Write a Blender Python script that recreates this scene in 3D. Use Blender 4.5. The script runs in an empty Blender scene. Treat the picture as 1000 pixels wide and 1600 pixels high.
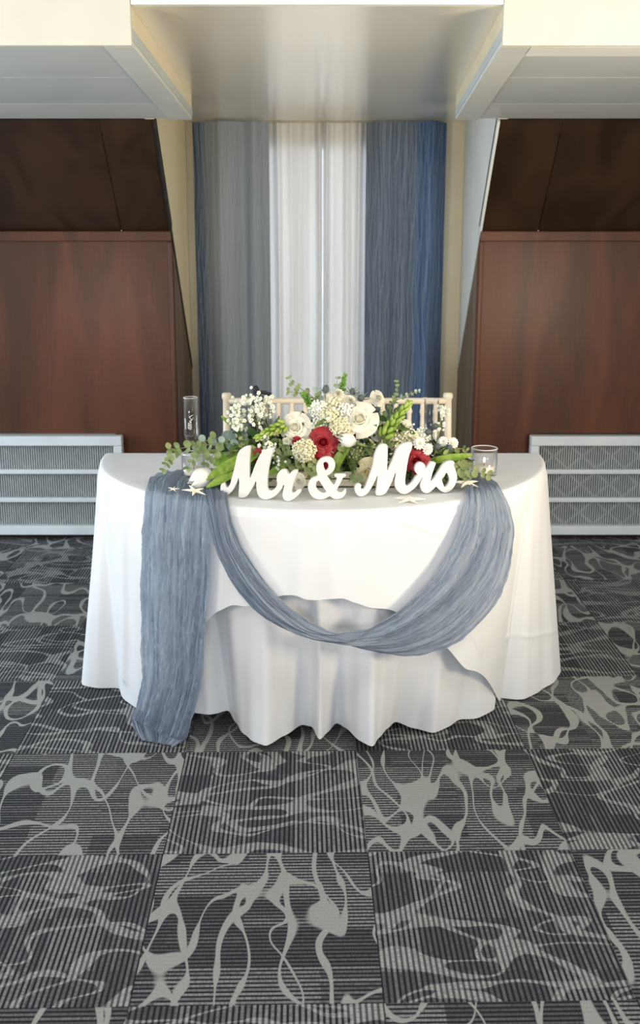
import bpy, bmesh, math, random
from mathutils import Vector, Matrix, Quaternion, noise
random.seed(7)
SC = bpy.context.scene
COL = SC.collection
PI = math.pi

# ------------------------------------------------------------------ camera
F_PX, CX, CY = 1570.0, 500.0, 728.0          # focal length and optical centre in pixels of the 1000x1600 frame
PITCH = math.radians(12.74)
CAM_Z = 1.468
cam_data = bpy.data.cameras.new('camera')
cam = bpy.data.objects.new('camera', cam_data)
COL.objects.link(cam)
cam.location = (0, 0, CAM_Z)
cam.rotation_euler = (PI / 2 - PITCH, 0, 0)
cam_data.sensor_fit = 'HORIZONTAL'
cam_data.sensor_width = 36.0
cam_data.lens = F_PX / 1000.0 * 36.0
cam_data.shift_x = 0.0
cam_data.shift_y = -(800.0 - CY) / 1000.0
cam_data.clip_start = 0.05
cam_data.dof.use_dof = True
cam_data.dof.focus_distance = 2.85
cam_data.dof.aperture_fstop = 7.0
SC.camera = cam

# ------------------------------------------------------------------ world and large lights
w = bpy.data.worlds.new('world'); SC.world = w
w.use_nodes = True
w.node_tree.nodes['Background'].inputs[0].default_value = (0.80, 0.90, 1.0, 1)
w.node_tree.nodes['Background'].inputs[1].default_value = 1.55

def area_light(name, loc, aim, size, size_y, power, color):
    d = bpy.data.lights.new(name, 'AREA'); d.shape = 'RECTANGLE'
    d.size = size; d.size_y = size_y; d.energy = power; d.color = color
    o = bpy.data.objects.new(name, d); COL.objects.link(o)
    o.location = loc
    o.rotation_euler = (Vector(aim) - Vector(loc)).to_track_quat('-Z', 'Y').to_euler()
    return o
area_light('ceiling_lamp_near_left', (-1.2, 1.3, 2.58), (-1.1, 1.9, 0), 1.0, 0.6, 22, (1.0, 0.965, 0.92))
area_light('ceiling_lamp_near_right', (1.2, 1.3, 2.58), (1.1, 1.9, 0), 1.0, 0.6, 22, (1.0, 0.965, 0.92))
area_light('ceiling_lamp_rear', (0.0, -0.6, 2.58), (0, 0.6, 0), 1.6, 0.6, 28, (1.0, 0.97, 0.94))
area_light('side_window_left', (-3.8, 3.3, 1.15), (0, 3.6, 1.0), 2.2, 1.5, 120, (0.70, 0.85, 1.0))
area_light('side_fill_right', (3.8, 3.3, 1.15), (0, 3.6, 1.0), 2.2, 1.5, 22, (0.90, 0.95, 1.0))  # added fill from the right for the low back wall, no window there
area_light('soffit_fill', (0.0, -0.9, 0.75), (0, 4.2, 2.1), 1.2, 0.8, 26, (1.0, 0.97, 0.94))  # added fill behind the camera to lift the soffit undersides
fill = area_light('ceiling_fill_right', (1.7, 1.5, 1.0), (-0.5, 4.3, 2.06), 0.5, 0.5, 24, (1.0, 0.83, 0.58)); fill.data.spread = math.radians(105)  # added warm uplight that brightens the recess ceiling, no fixture
fill = area_light('ceiling_fill_left', (-1.7, 1.5, 1.0), (0.5, 4.3, 2.06), 0.5, 0.5, 10, (1.0, 0.90, 0.75)); fill.data.spread = math.radians(105)  # weaker added uplight from the left for the same ceiling
area_light('daylight_outside_window', (0.02, 6.6, 1.25), (0.02, 5.5, 1.25), 1.6, 1.8, 14, (0.88, 0.94, 1.0))

vs = SC.view_settings
vs.view_transform = 'Standard'
try: vs.look = 'None'
except Exception: pass
vs.gamma = 1.0
vs.use_curve_mapping = False
vs.exposure = -0.22

# ------------------------------------------------------------------ measuring helpers
CT, ST = math.cos(PITCH), math.sin(PITCH)
EYE = Vector((0, 0, CAM_Z))
def ray(px, py):
    u = (px - CX) / F_PX; v = (py - CY) / F_PX
    return Vector((u, CT - v * ST, -ST - v * CT))
def at(px, py, Y):
    d = ray(px, py); return EYE + d * (Y / d.y)
def at_z(px, py, z):
    d = ray(px, py); return EYE + d * ((z - CAM_Z) / d.z)
def mpp(p):                                   # metres per pixel at a point
    q = p - EYE
    return (q.y * CT - q.z * ST) / F_PX

# ------------------------------------------------------------------ node helpers
class NT:
    def __init__(s, name, rough=0.6):
        s.m = bpy.data.materials.new(name); s.m.use_nodes = True
        s.t = s.m.node_tree; s.n = s.t.nodes; s.l = s.t.links
        s.b = s.n['Principled BSDF']; s.b.inputs['Roughness'].default_value = rough
    def node(s, typ, **kw):
        x = s.n.new(typ)
        for k, v in kw.items():
            if k.startswith('in_'):
                key = k[3:]; key = int(key) if key.isdigit() else key
                s.put(x.inputs[key], v)
            else: setattr(x, k, v)
        return x
    def put(s, sock, v):
        if isinstance(v, bpy.types.NodeSocket): s.l.new(v, sock)
        else: sock.default_value = v
    def math(s, op, a, b=0.0, c=0.0, clamp=False):
        x = s.n.new('ShaderNodeMath'); x.operation = op; x.use_clamp = clamp
        s.put(x.inputs[0], a); s.put(x.inputs[1], b)
        if op in ('MULTIPLY_ADD', 'WRAP', 'SMOOTH_MIN', 'COMPARE'): s.put(x.inputs[2], c)
        return x.outputs[0]
    def sstep(s, v, lo, hi, a=0.0, b=1.0):
        x = s.n.new('ShaderNodeMapRange'); x.interpolation_type = 'SMOOTHSTEP'
        for k, q in enumerate((v, lo, hi, a, b)): s.put(x.inputs[k], q)
        return x.outputs[0]
    def mix(s, f, a, b, blend='MIX'):
        x = s.n.new('ShaderNodeMix'); x.data_type = 'RGBA'; x.blend_type = blend
        s.put(x.inputs[0], f); s.put(x.inputs[6], a); s.put(x.inputs[7], b)
        return x.outputs[2]
    def coord(s, which='Object'):
        return s.n.new('ShaderNodeTexCoord').outputs[which]
    def mapping(s, v, scale=(1, 1, 1), loc=(0, 0, 0), rot=(0, 0, 0)):
        x = s.n.new('ShaderNodeMapping'); s.put(x.inputs[0], v)
        s.put(x.inputs[1], loc); s.put(x.inputs[2], rot); s.put(x.inputs[3], scale)
        return x.outputs[0]
    def noise(s, v, scale, detail=2.0, dist=0.0, rough=0.5):
        x = s.n.new('ShaderNodeTexNoise'); s.put(x.inputs['Vector'], v)
        x.inputs['Scale'].default_value = scale; x.inputs['Detail'].default_value = detail
        x.inputs['Distortion'].default_value = dist; x.inputs['Roughness'].default_value = rough
        return x.outputs[0]
    def bump(s, h, strength=0.3, dist=0.01):
        x = s.n.new('ShaderNodeBump'); s.put(x.inputs['Height'], h)
        x.inputs['Strength'].default_value = strength; x.inputs['Distance'].default_value = dist
        s.l.new(x.outputs[0], s.b.inputs['Normal'])
    def color(s, c): s.put(s.b.inputs['Base Color'], c)
def rgb(r, g, b): return (r, g, b, 1)
def srgb(r, g, b):
    f = lambda c: (c / 255 / 12.92) if c <= 10 else ((c / 255 + 0.055) / 1.055) ** 2.4
    return (f(r), f(g), f(b), 1)

def mat_soft(name, c1, c2, rough=0.6, scale=20.0, bump=0.0, coat=0.0, stretch=(1, 1, 1), sub=0.0, trans=0.0, coord='Object'):
    t = NT(name, rough)
    v = t.mapping(t.coord(coord), stretch)
    n = t.noise(v, scale, 3)
    t.color(t.mix(t.sstep(n, 0.3, 0.7), c1, c2))
    if bump: t.bump(n, bump, 0.005)
    if coat:
        t.b.inputs['Coat Weight'].default_value = coat; t.b.inputs['Coat Roughness'].default_value = 0.2
    if trans:                                   # thin fabric or petal that lets light through
        tr = t.node('ShaderNodeBsdfTranslucent'); t.l.new(t.b.inputs['Base Color'].links[0].from_socket, tr.inputs[0])
        mx = t.node('ShaderNodeMixShader', in_0=trans)
        t.l.new(t.b.outputs[0], mx.inputs[1]); t.l.new(tr.outputs[0], mx.inputs[2])
        t.l.new(mx.outputs[0], t.n['Material Output'].inputs[0])
    return t.m

def mat_wood(name, dark, light, rough=0.35, axis='z', coat=0.22):
    t = NT(name, rough)
    st = {'z': (5, 5, 0.8), 'x': (0.8, 5, 5)}[axis]
    v = t.mapping(t.coord(), st)
    n = t.noise(v, 0.9, 3, 0.8)
    g = t.noise(t.mapping(t.coord(), tuple(q * 8 for q in st)), 3.0, 4)
    f = t.math('ADD', t.math('MULTIPLY', n, 0.85), t.math('MULTIPLY', g, 0.15))
    t.color(t.mix(t.sstep(f, 0.33, 0.68), dark, light))
    t.bump(g, 0.05, 0.002)
    t.b.inputs['Specular IOR Level'].default_value = 0.3
    t.b.inputs['Coat Weight'].default_value = coat; t.b.inputs['Coat Roughness'].default_value = 0.25
    return t.m

def mat_carpet(name, bold):
    t = NT(name, 0.95)
    t.b.inputs['Specular IOR Level'].default_value = 0.15
    P = t.coord()
    info = t.n.new('ShaderNodeObjectInfo').outputs['Random']
    sep = t.n.new('ShaderNodeSeparateXYZ'); t.l.new(P, sep.inputs[0])
    x, y = sep.outputs[0], sep.outputs[1]
    off = t.math('MULTIPLY', info, 37.0)
    comb = t.n.new('ShaderNodeCombineXYZ'); t.put(comb.inputs[0], t.math('ADD', x, off)); t.put(comb.inputs[1], t.math('ADD', y, t.math('MULTIPLY', off, 1.7)))
    Q = comb.outputs[0]
    pitch = 0.0118
    ln = t.math('DIVIDE', t.math('ADD', x, 0.25), pitch)
    fr = t.math('ABSOLUTE', t.math('SUBTRACT', t.math('FRACT', ln), 0.5))         # 0 in the middle of a line
    lid = t.math('FLOOR', ln)
    # blocks of lines of one tone
    bx_ = t.math('FLOOR', t.math('ADD', t.math('DIVIDE', x, 0.118), off))
    by_ = t.math('FLOOR', t.math('ADD', t.math('DIVIDE', y, 0.165), t.math('MULTIPLY', off, 3.0)))
    c1 = t.n.new('ShaderNodeCombineXYZ'); t.put(c1.inputs[0], bx_); t.put(c1.inputs[1], by_)
    wn1 = t.n.new('ShaderNodeTexWhiteNoise'); wn1.noise_dimensions = '2D'; t.l.new(c1.outputs[0], wn1.inputs[0])
    c2 = t.n.new('ShaderNodeCombineXYZ'); t.put(c2.inputs[0], lid); t.put(c2.inputs[1], by_)
    wn2 = t.n.new('ShaderNodeTexWhiteNoise'); wn2.noise_dimensions = '2D'; t.l.new(c2.outputs[0], wn2.inputs[0])
    tone = t.math('ADD', t.math('MULTIPLY', wn1.outputs[0], 0.65), t.math('MULTIPLY', wn2.outputs[0], 0.35))
    line = t.sstep(fr, 0.20, 0.34, 1.0, 0.0)
    dots = t.sstep(t.noise(t.mapping(Q, (60, 260, 1)), 1.0, 1), 0.35, 0.6)
    line = t.math('MULTIPLY', line, t.math('ADD', 0.55, t.math('MULTIPLY', dots, 0.45)))
    # vines running across the lines, with leaf shaped swellings
    V = t.mapping(Q, (4.4, 9.5, 1) if not bold else (4.0, 9.0, 1))
    n1 = t.noise(V, 1.0, 0.0, 0.35)
    n2 = t.noise(t.mapping(Q, (8.0, 9.0, 1), (5, 3, 0)), 1.0, 0.0, 0.3)
    n3 = t.noise(t.mapping(Q, (4.6, 8.5, 1), (11, 7, 0)), 1.0, 0.0, 0.4)
    wid = t.sstep(n2, 0.38, 0.68, 0.016, 0.058)
    va = t.math('DIVIDE', t.math('ABSOLUTE', t.math('SUBTRACT', n1, 0.5)), wid)
    vb = t.math('DIVIDE', t.math('ABSOLUTE', t.math('SUBTRACT', n3, 0.47)), t.math('MULTIPLY', wid, 0.8))
    vine = t.math('MAXIMUM', t.sstep(va, 0.8, 1.1, 1.0, 0.0), t.sstep(vb, 0.8, 1.1, 1.0, 0.0))
    speck = t.noise(P, 420.0, 2)
    black = rgb(0.018, 0.019, 0.022)
    pale = rgb(0.32, 0.325, 0.305)
    if bold: basec = t.mix(t.sstep(tone, 0.25, 0.75), rgb(0.09, 0.092, 0.10), rgb(0.27, 0.27, 0.27))
    else: basec = t.mix(t.sstep(tone, 0.25, 0.75), rgb(0.10, 0.102, 0.11), rgb(0.25, 0.25, 0.255))
    field = t.mix(line, black, basec)
    if bold:
        col = t.mix(vine, field, pale)
    else:
        vine_lines = t.mix(line, rgb(0.09, 0.092, 0.095), rgb(0.40, 0.405, 0.385))  # paler woven lines inside the vines
        col = t.mix(t.math('MULTIPLY', vine, 0.9), field, vine_lines)
    col = t.mix(1.0, col, t.mix(speck, rgb(0.55, 0.55, 0.55), rgb(1.4, 1.4, 1.4)), 'MULTIPLY')
    t.color(col)
    t.bump(t.math('ADD', t.math('MULTIPLY', line, 0.6), speck), 0.5, 0.003)
    return t.m

def mat_drape(name, lo, hi, flip, blue, grey):
    t = NT(name, 0.75)
    P = t.coord('Generated')
    sep = t.n.new('ShaderNodeSeparateXYZ'); t.l.new(P, sep.inputs[0])
    x, z = sep.outputs[0], sep.outputs[2]
    acc = None
    for k, (fx, az, fz, ph) in enumerate(((16, 1.7, 20, 0.0), (21, 1.9, 25, 2.0), (13, 2.2, 15, 4.0), (26, 1.6, 18, 1.0))):
        wob = t.math('MULTIPLY', t.math('SINE', t.math('ADD', t.math('MULTIPLY', z, fz), t.math('ADD', t.math('MULTIPLY', x, 5.0 + 3 * k), ph))), az)
        nz = t.math('MULTIPLY', t.noise(t.mapping(P, (1.5, 1, 3), (k, 0, k)), 2.0, 0), 5.0)
        s = t.math('SINE', t.math('ADD', t.math('MULTIPLY', x, fx * 2 * PI), t.math('ADD', wob, nz)))
        th = t.sstep(s, 0.80, 0.97)
        acc = th if acc is None else t.math('MAXIMUM', acc, th)
    band = t.sstep(t.math('ADD', x, t.math('MULTIPLY', t.noise(t.mapping(P, (2, 1, 1)), 2.0, 1), 0.06)), lo, hi)
    base = t.mix(band, grey, blue) if flip else t.mix(band, blue, grey)
    t.color(t.mix(t.math('MULTIPLY', acc, 0.30), base, rgb(0.36, 0.42, 0.50)))
    t.b.inputs['Sheen Weight'].default_value = 0.2
    tr = t.node('ShaderNodeBsdfTranslucent', in_0=rgb(0.10, 0.17, 0.30))
    mx = t.node('ShaderNodeMixShader', in_0=0.12)
    t.l.new(t.b.outputs[0], mx.inputs[1]); t.l.new(tr.outputs[0], mx.inputs[2])
    t.l.new(mx.outputs[0], t.n['Material Output'].inputs[0])
    return t.m

def mat_gauze():
    t = NT('gauze', 0.85)
    P = t.coord('UV')
    n = t.noise(t.mapping(P, (26, 2.0, 1)), 1.0, 4, 0.6)
    f = t.noise(t.mapping(P, (70, 22, 1)), 1.0, 4, 1.5)
    t.color(t.mix(t.sstep(n, 0.3, 0.7), rgb(0.23, 0.29, 0.385), rgb(0.40, 0.46, 0.56)))
    t.bump(f, 0.8, 0.006)
    tr = t.node('ShaderNodeBsdfTranslucent', in_0=rgb(0.30, 0.38, 0.52))
    mx = t.node('ShaderNodeMixShader', in_0=0.25)
    t.l.new(t.b.outputs[0], mx.inputs[1]); t.l.new(tr.outputs[0], mx.inputs[2])
    tp = t.node('ShaderNodeBsdfTransparent')
    m2 = t.node('ShaderNodeMixShader')
    t.put(m2.inputs[0], t.sstep(t.noise(t.mapping(P, (9, 1.4, 1), (3, 8, 0)), 1.0, 2), 0.42, 0.70, 0.03, 0.30))
    t.l.new(mx.outputs[0], m2.inputs[1]); t.l.new(tp.outputs[0], m2.inputs[2])
    t.l.new(m2.outputs[0], t.n['Material Output'].inputs[0])
    return t.m

def mat_glass(name, tint=(1, 1, 1)):
    t = NT(name, 0.02)
    tp = t.node('ShaderNodeBsdfTransparent', in_0=(*tint, 1))
    gl = t.node('ShaderNodeBsdfGlossy', in_Roughness=0.03)
    lw = t.node('ShaderNodeLayerWeight', in_Blend=0.5)
    fr = t.math('ADD', 0.035, t.math('MULTIPLY', t.math('POWER', lw.outputs['Facing'], 3.0), 0.9))
    ns = t.noise(t.coord(), 3.0, 0)
    fac = t.math('MULTIPLY', fr, t.math('ADD', 0.85, t.math('MULTIPLY', ns, 0.1)), clamp=True)
    mx = t.node('ShaderNodeMixShader'); t.put(mx.inputs[0], fac)
    t.l.new(tp.outputs[0], mx.inputs[1]); t.l.new(gl.outputs[0], mx.inputs[2])
    t.l.new(mx.outputs[0], t.n['Material Output'].inputs[0])
    return t.m

def mat_emit(name, c, s):
    t = NT(name)
    t.color(t.mix(t.noise(t.coord(), 40, 1), c, c))
    t.b.inputs['Emission Color'].default_value = c; t.b.inputs['Emission Strength'].default_value = s
    return t.m

M = {}
M['carpet_bold'] = mat_carpet('carpet_bold', True)
M['carpet_fine'] = mat_carpet('carpet_fine', False)
M['carpet_base'] = mat_soft('carpet_base', rgb(0.03, 0.03, 0.033), rgb(0.12, 0.12, 0.125), 0.95, 60)
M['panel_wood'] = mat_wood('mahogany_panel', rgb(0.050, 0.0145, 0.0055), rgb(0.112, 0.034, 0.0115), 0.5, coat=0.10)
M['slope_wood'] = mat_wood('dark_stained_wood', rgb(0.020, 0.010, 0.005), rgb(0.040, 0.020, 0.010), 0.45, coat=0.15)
M['reveal_wood'] = mat_wood('window_lit_reveal_wood', rgb(0.10, 0.065, 0.042), rgb(0.18, 0.12, 0.08), 0.5, coat=0.1)  # paler than the panels: window light on the reveal painted in
M['black_trim'] = mat_soft('black_trim', rgb(0.008, 0.007, 0.007), rgb(0.02, 0.017, 0.015), 0.5)
M['cream'] = mat_soft('warm_lit_cream', rgb(0.76, 0.66, 0.44), rgb(0.80, 0.70, 0.49), 0.35, 4)  # cream walls, yellowed to put warm lamplight into the colour
M['white_paint'] = mat_soft('white_paint', rgb(0.72, 0.73, 0.70), rgb(0.78, 0.79, 0.76), 0.45, 5)
M['fascia_paint'] = mat_soft('fascia_paint', rgb(0.56, 0.56, 0.49), rgb(0.60, 0.60, 0.53), 0.45, 5)
M['soffit_paint'] = mat_soft('soffit_paint', rgb(0.58, 0.60, 0.58), rgb(0.62, 0.64, 0.62), 0.45, 5)
M['grey_board'] = mat_soft('grey_soffit_board', rgb(0.47, 0.51, 0.52), rgb(0.51, 0.55, 0.56), 0.5, 3)
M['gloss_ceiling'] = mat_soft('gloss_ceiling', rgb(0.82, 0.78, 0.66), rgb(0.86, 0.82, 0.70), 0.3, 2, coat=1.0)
M['grille_white'] = mat_soft('grille_white', rgb(0.62, 0.66, 0.68), rgb(0.70, 0.73, 0.74), 0.4, 6)
M['grille_slat'] = mat_soft('grille_slat', rgb(0.36, 0.38, 0.38), rgb(0.42, 0.45, 0.44), 0.5, 8)
M['grille_lit'] = mat_soft('grille_back_lit', rgb(0.30, 0.30, 0.285), rgb(0.35, 0.35, 0.335), 0.6, 30)  # left vent backing, painted paler for the stronger light on it
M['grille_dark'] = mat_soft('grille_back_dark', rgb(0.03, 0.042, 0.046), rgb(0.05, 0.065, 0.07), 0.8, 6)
M['drape'] = mat_drape('drape_left', 0.12, 0.26, False, rgb(0.022, 0.045, 0.09), rgb(0.25, 0.28, 0.31))
M['drape_r'] = mat_drape('drape_right', 0.58, 0.72, True, rgb(0.035, 0.09, 0.21), rgb(0.085, 0.11, 0.145))
M['sheer'] = mat_soft('sheer_fabric', rgb(0.74, 0.735, 0.73), rgb(0.82, 0.82, 0.82), 0.8, 3, stretch=(30, 1, 0.5), trans=0.35)
M['linen'] = mat_soft('white_linen', rgb(0.70, 0.71, 0.735), rgb(0.74, 0.75, 0.775), 0.7, 5, bump=0.08)
M['gauze'] = mat_gauze()
M['letter'] = mat_soft('letter_white', rgb(0.63, 0.625, 0.615), rgb(0.67, 0.665, 0.65), 0.4, 12)
M['champagne'] = mat_soft('champagne_lacquer', rgb(0.62, 0.55, 0.43), rgb(0.70, 0.63, 0.51), 0.35, 15)
M['cushion'] = mat_soft('ivory_cushion', rgb(0.68, 0.65, 0.58), rgb(0.74, 0.71, 0.64), 0.8, 15)
M['navy_ribbon'] = mat_soft('navy_ribbon', rgb(0.006, 0.007, 0.012), rgb(0.014, 0.016, 0.026), 0.6, 30)
M['glass'] = mat_glass('clear_glass')
M['etch'] = mat_soft('etched_white', rgb(0.85, 0.85, 0.85), rgb(0.92, 0.92, 0.92), 0.6)
M['wax'] = mat_soft('candle_wax', rgb(0.74, 0.69, 0.60), rgb(0.80, 0.76, 0.68), 0.5, 30)
M['wick'] = mat_soft('wick', rgb(0.02, 0.02, 0.02), rgb(0.05, 0.04, 0.04), 0.8)
M['flame'] = mat_emit('flame', rgb(1.0, 0.83, 0.5), 3.0)
M['table_top'] = mat_soft('plywood', rgb(0.35, 0.25, 0.15), rgb(0.42, 0.31, 0.2), 0.6, 8)
M['steel'] = mat_soft('grey_steel', rgb(0.2, 0.2, 0.21), rgb(0.26, 0.26, 0.27), 0.4)
M['box_wood'] = mat_soft('pale_box_wood', rgb(0.42, 0.37, 0.26), rgb(0.56, 0.50, 0.38), 0.6, 6, stretch=(1, 8, 12))
M['shell'] = mat_soft('starfish', rgb(0.74, 0.68, 0.56), rgb(0.84, 0.79, 0.68), 0.8, 90, bump=0.4)
M['red_petal'] = mat_soft('red_petal', rgb(0.22, 0.003, 0.009), rgb(0.38, 0.005, 0.016), 0.5, 5, trans=0.12)
M['white_petal'] = mat_soft('white_petal', rgb(0.80, 0.77, 0.62), rgb(0.86, 0.84, 0.74), 0.55, 5, trans=0.2)
M['cream_petal'] = mat_soft('cream_petal', rgb(0.74, 0.62, 0.30), rgb(0.84, 0.76, 0.52), 0.55, 5, trans=0.2)
M['pure_petal'] = mat_soft('pure_white_petal', rgb(0.82, 0.82, 0.78), rgb(0.88, 0.88, 0.85), 0.5, 5, trans=0.2)
M['bloom_eye'] = mat_soft('bloom_eye', rgb(0.42, 0.46, 0.08), rgb(0.55, 0.58, 0.15), 0.7, 60)
M['breath'] = mat_soft('tiny_white_bloom', rgb(0.78, 0.80, 0.70), rgb(0.86, 0.87, 0.80), 0.6, 90)
M['umbel'] = mat_soft('cream_umbel_bloom', rgb(0.66, 0.62, 0.40), rgb(0.82, 0.79, 0.62), 0.7, 120)
M['bud'] = mat_soft('green_bud', rgb(0.20, 0.34, 0.03), rgb(0.36, 0.48, 0.10), 0.45, 30, trans=0.1)
M['bud_deep'] = mat_soft('deep_green_bud', rgb(0.08, 0.22, 0.02), rgb(0.18, 0.34, 0.04), 0.45, 30, trans=0.1)
M['tulip_leaf'] = mat_soft('tulip_leaf', rgb(0.17, 0.30, 0.03), rgb(0.30, 0.42, 0.07), 0.4, 6, stretch=(14, 1, 14), trans=0.15)
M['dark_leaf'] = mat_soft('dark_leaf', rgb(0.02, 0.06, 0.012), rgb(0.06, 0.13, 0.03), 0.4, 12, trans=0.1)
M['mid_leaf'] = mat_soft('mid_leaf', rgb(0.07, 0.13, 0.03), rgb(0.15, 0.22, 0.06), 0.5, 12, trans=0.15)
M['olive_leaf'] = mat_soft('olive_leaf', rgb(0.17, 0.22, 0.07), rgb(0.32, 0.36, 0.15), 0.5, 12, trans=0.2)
M['euca_leaf'] = mat_soft('eucalyptus_leaf', rgb(0.15, 0.22, 0.075), rgb(0.30, 0.37, 0.17), 0.55, 40, trans=0.2)
M['euca_pale'] = mat_soft('eucalyptus_pale', rgb(0.27, 0.36, 0.32), rgb(0.38, 0.46, 0.42), 0.55, 40, trans=0.2)
M['stem'] = mat_soft('stem_green', rgb(0.16, 0.22, 0.07), rgb(0.26, 0.30, 0.12), 0.6, 40)
M['thistle'] = mat_soft('thistle_blue', rgb(0.07, 0.09, 0.10), rgb(0.17, 0.20, 0.20), 0.7, 200, bump=0.6)
M['thistle_bract'] = mat_soft('thistle_bract', rgb(0.13, 0.18, 0.17), rgb(0.25, 0.31, 0.27), 0.6, 60)
M['window_white'] = M['white_paint']

# ------------------------------------------------------------------ mesh helpers
class MB:
    def __init__(s): s.v = []; s.f = []; s.uv = None
    def add(s, vs_, fs):
        o = len(s.v); s.v += [tuple(q) for q in vs_]; s.f += [tuple(i + o for i in f) for f in fs]
    def box(s, x0, x1, y0, y1, z0, z1):
        s.add([(x0,y0,z0),(x1,y0,z0),(x1,y1,z0),(x0,y1,z0),(x0,y0,z1),(x1,y0,z1),(x1,y1,z1),(x0,y1,z1)],
              [(0,3,2,1),(4,5,6,7),(0,1,5,4),(1,2,6,5),(2,3,7,6),(3,0,4,7)])
    def prism(s, pts, dvec):                    # polygon swept along a vector
        n = len(pts); d = Vector(dvec)
        s.add([Vector(p) for p in pts] + [Vector(p) + d for p in pts],
              [tuple(reversed(range(n))), tuple(range(n, 2 * n))] + [(i, (i + 1) % n, n + (i + 1) % n, n + i) for i in range(n)])
    def tube(s, path, rad, seg=6, cap=True):
        path = [Vector(p) for p in path]; n = len(path)
        rad = rad if isinstance(rad, (list, tuple)) else [rad] * n
        vs_, fs = [], []
        up = Vector((0.31, 0.2, 0.93))
        for i, p in enumerate(path):
            d = (path[min(i + 1, n - 1)] - path[max(i - 1, 0)])
            d = d.normalized() if d.length > 1e-9 else Vector((0, 0, 1))
            a = d.cross(up)
            if a.length < 1e-3: a = d.cross(Vector((1, 0, 0)))
            a.normalize(); b = a.cross(d)
            for k in range(seg):
                t = 2 * PI * k / seg
                vs_.append(p + (a * math.cos(t) + b * math.sin(t)) * rad[i])
        for i in range(n - 1):
            for k in range(seg):
                k2 = (k + 1) % seg
                fs.append((i * seg + k, i * seg + k2, (i + 1) * seg + k2, (i + 1) * seg + k))
        if cap:
            fs.append(tuple(reversed(range(seg)))); fs.append(tuple(range((n - 1) * seg, n * seg)))
        s.add(vs_, fs)
    def lathe(s, prof, seg=32, cx=0, cy=0):     # prof of (r, z)
        vs_, fs = [], []
        for r, z in prof:
            for k in range(seg):
                t = 2 * PI * k / seg; vs_.append((cx + r * math.cos(t), cy + r * math.sin(t), z))
        for i in range(len(prof) - 1):
            for k in range(seg):
                k2 = (k + 1) % seg
                fs.append((i * seg + k, i * seg + k2, (i + 1) * seg + k2, (i + 1) * seg + k))
        s.add(vs_, fs)
    def ball(s, c, r, q=None, seg=6, rings=4, sz=1.0):
        vs_, fs = [], []
        for i in range(rings + 1):
            t = PI * i / rings
            rr = max(math.sin(t), 0.02)
            for k in range(seg):
                a = 2 * PI * k / seg
                p = Vector((rr * math.cos(a) * r, rr * math.sin(a) * r, math.cos(t) * r * sz))
                if q is not None: p = q @ p
                vs_.append(Vector(c) + p)
        for i in range(rings):
            for k in range(seg):
                k2 = (k + 1) % seg
                fs.append((i * seg + k, (i + 1) * seg + k, (i + 1) * seg + k2, i * seg + k2))
        s.add(vs_, fs)
    def grid(s, rows):
        n, m = len(rows), len(rows[0])
        s.add([p for r in rows for p in r],
              [(i * m + j, i * m + j + 1, (i + 1) * m + j + 1, (i + 1) * m + j) for i in range(n - 1) for j in range(m - 1)])
    def mesh(s, name, mat, smooth=True):
        me = bpy.data.meshes.new(name); me.from_pydata(s.v, [], s.f); me.update()
        if mat: me.materials.append(mat)
        if smooth:
            me.polygons.foreach_set('use_smooth', [True] * len(me.polygons))
        return me
    def build(s, name, mat, parent=None, smooth=False, bevel=0.0, loc=None):
        return link(name, s.mesh(name, mat, smooth), parent, bevel, loc)
def link(name, me, parent=None, bevel=0.0, loc=None):
    o = bpy.data.objects.new(name, me); COL.objects.link(o)
    if parent is not None: o.parent = parent
    if loc is not None: o.location = loc
    if bevel:
        m = o.modifiers.new('bevel', 'BEVEL'); m.width = bevel; m.segments = 2; m.limit_method = 'ANGLE'
    return o
def tag(o, label=None, cat=None, group=None, kind=None):
    if label: o['label'] = label
    if cat: o['category'] = cat
    if group: o['group'] = group
    if kind: o['kind'] = kind
    return o
def empty(name, loc, rz=0.0):
    o = bpy.data.objects.new(name, None); COL.objects.link(o); o.location = loc; o.rotation_euler = (0, 0, rz)
    o.empty_display_size = 0.05
    return o
def copy_tree(o, parent=None):
    c = o.copy(); COL.objects.link(c); c.parent = parent
    for ch in list(o.children): copy_tree(ch, c)
    return c
def lerp(a, b, t): return a + (b - a) * t
def catmull(pts, sub, closed=False):
    n = len(pts); out = []
    pts = [Vector(p) for p in pts]
    rng = range(n) if closed else range(n - 1)
    for i in rng:
        if closed: p0, p1, p2, p3 = pts[i - 1], pts[i], pts[(i + 1) % n], pts[(i + 2) % n]
        else: p0, p1, p2, p3 = pts[max(i - 1, 0)], pts[i], pts[i + 1], pts[min(i + 2, n - 1)]
        for k in range(sub):
            t = k / sub
            out.append(0.5 * ((2 * p1) + (p2 - p0) * t + (2 * p0 - 5 * p1 + 4 * p2 - p3) * t * t + (3 * p1 - p0 - 3 * p2 + p3) * t ** 3))
    if not closed: out.append(pts[-1])
    return out

# ================================================================== SETTING
Y_KNEE, Y_SLOPE, Y_BACK = 4.88, 4.48, 5.51
Z_KNEE, Z_SOFFIT, Z_DORM, Z_ROOM = 1.50, 1.96, 2.06, 2.62
XL, XR = -0.703, 0.757                        # the two sides of the window recess
Y_FASCIA = 2.82
FAR = 3.9

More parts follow.
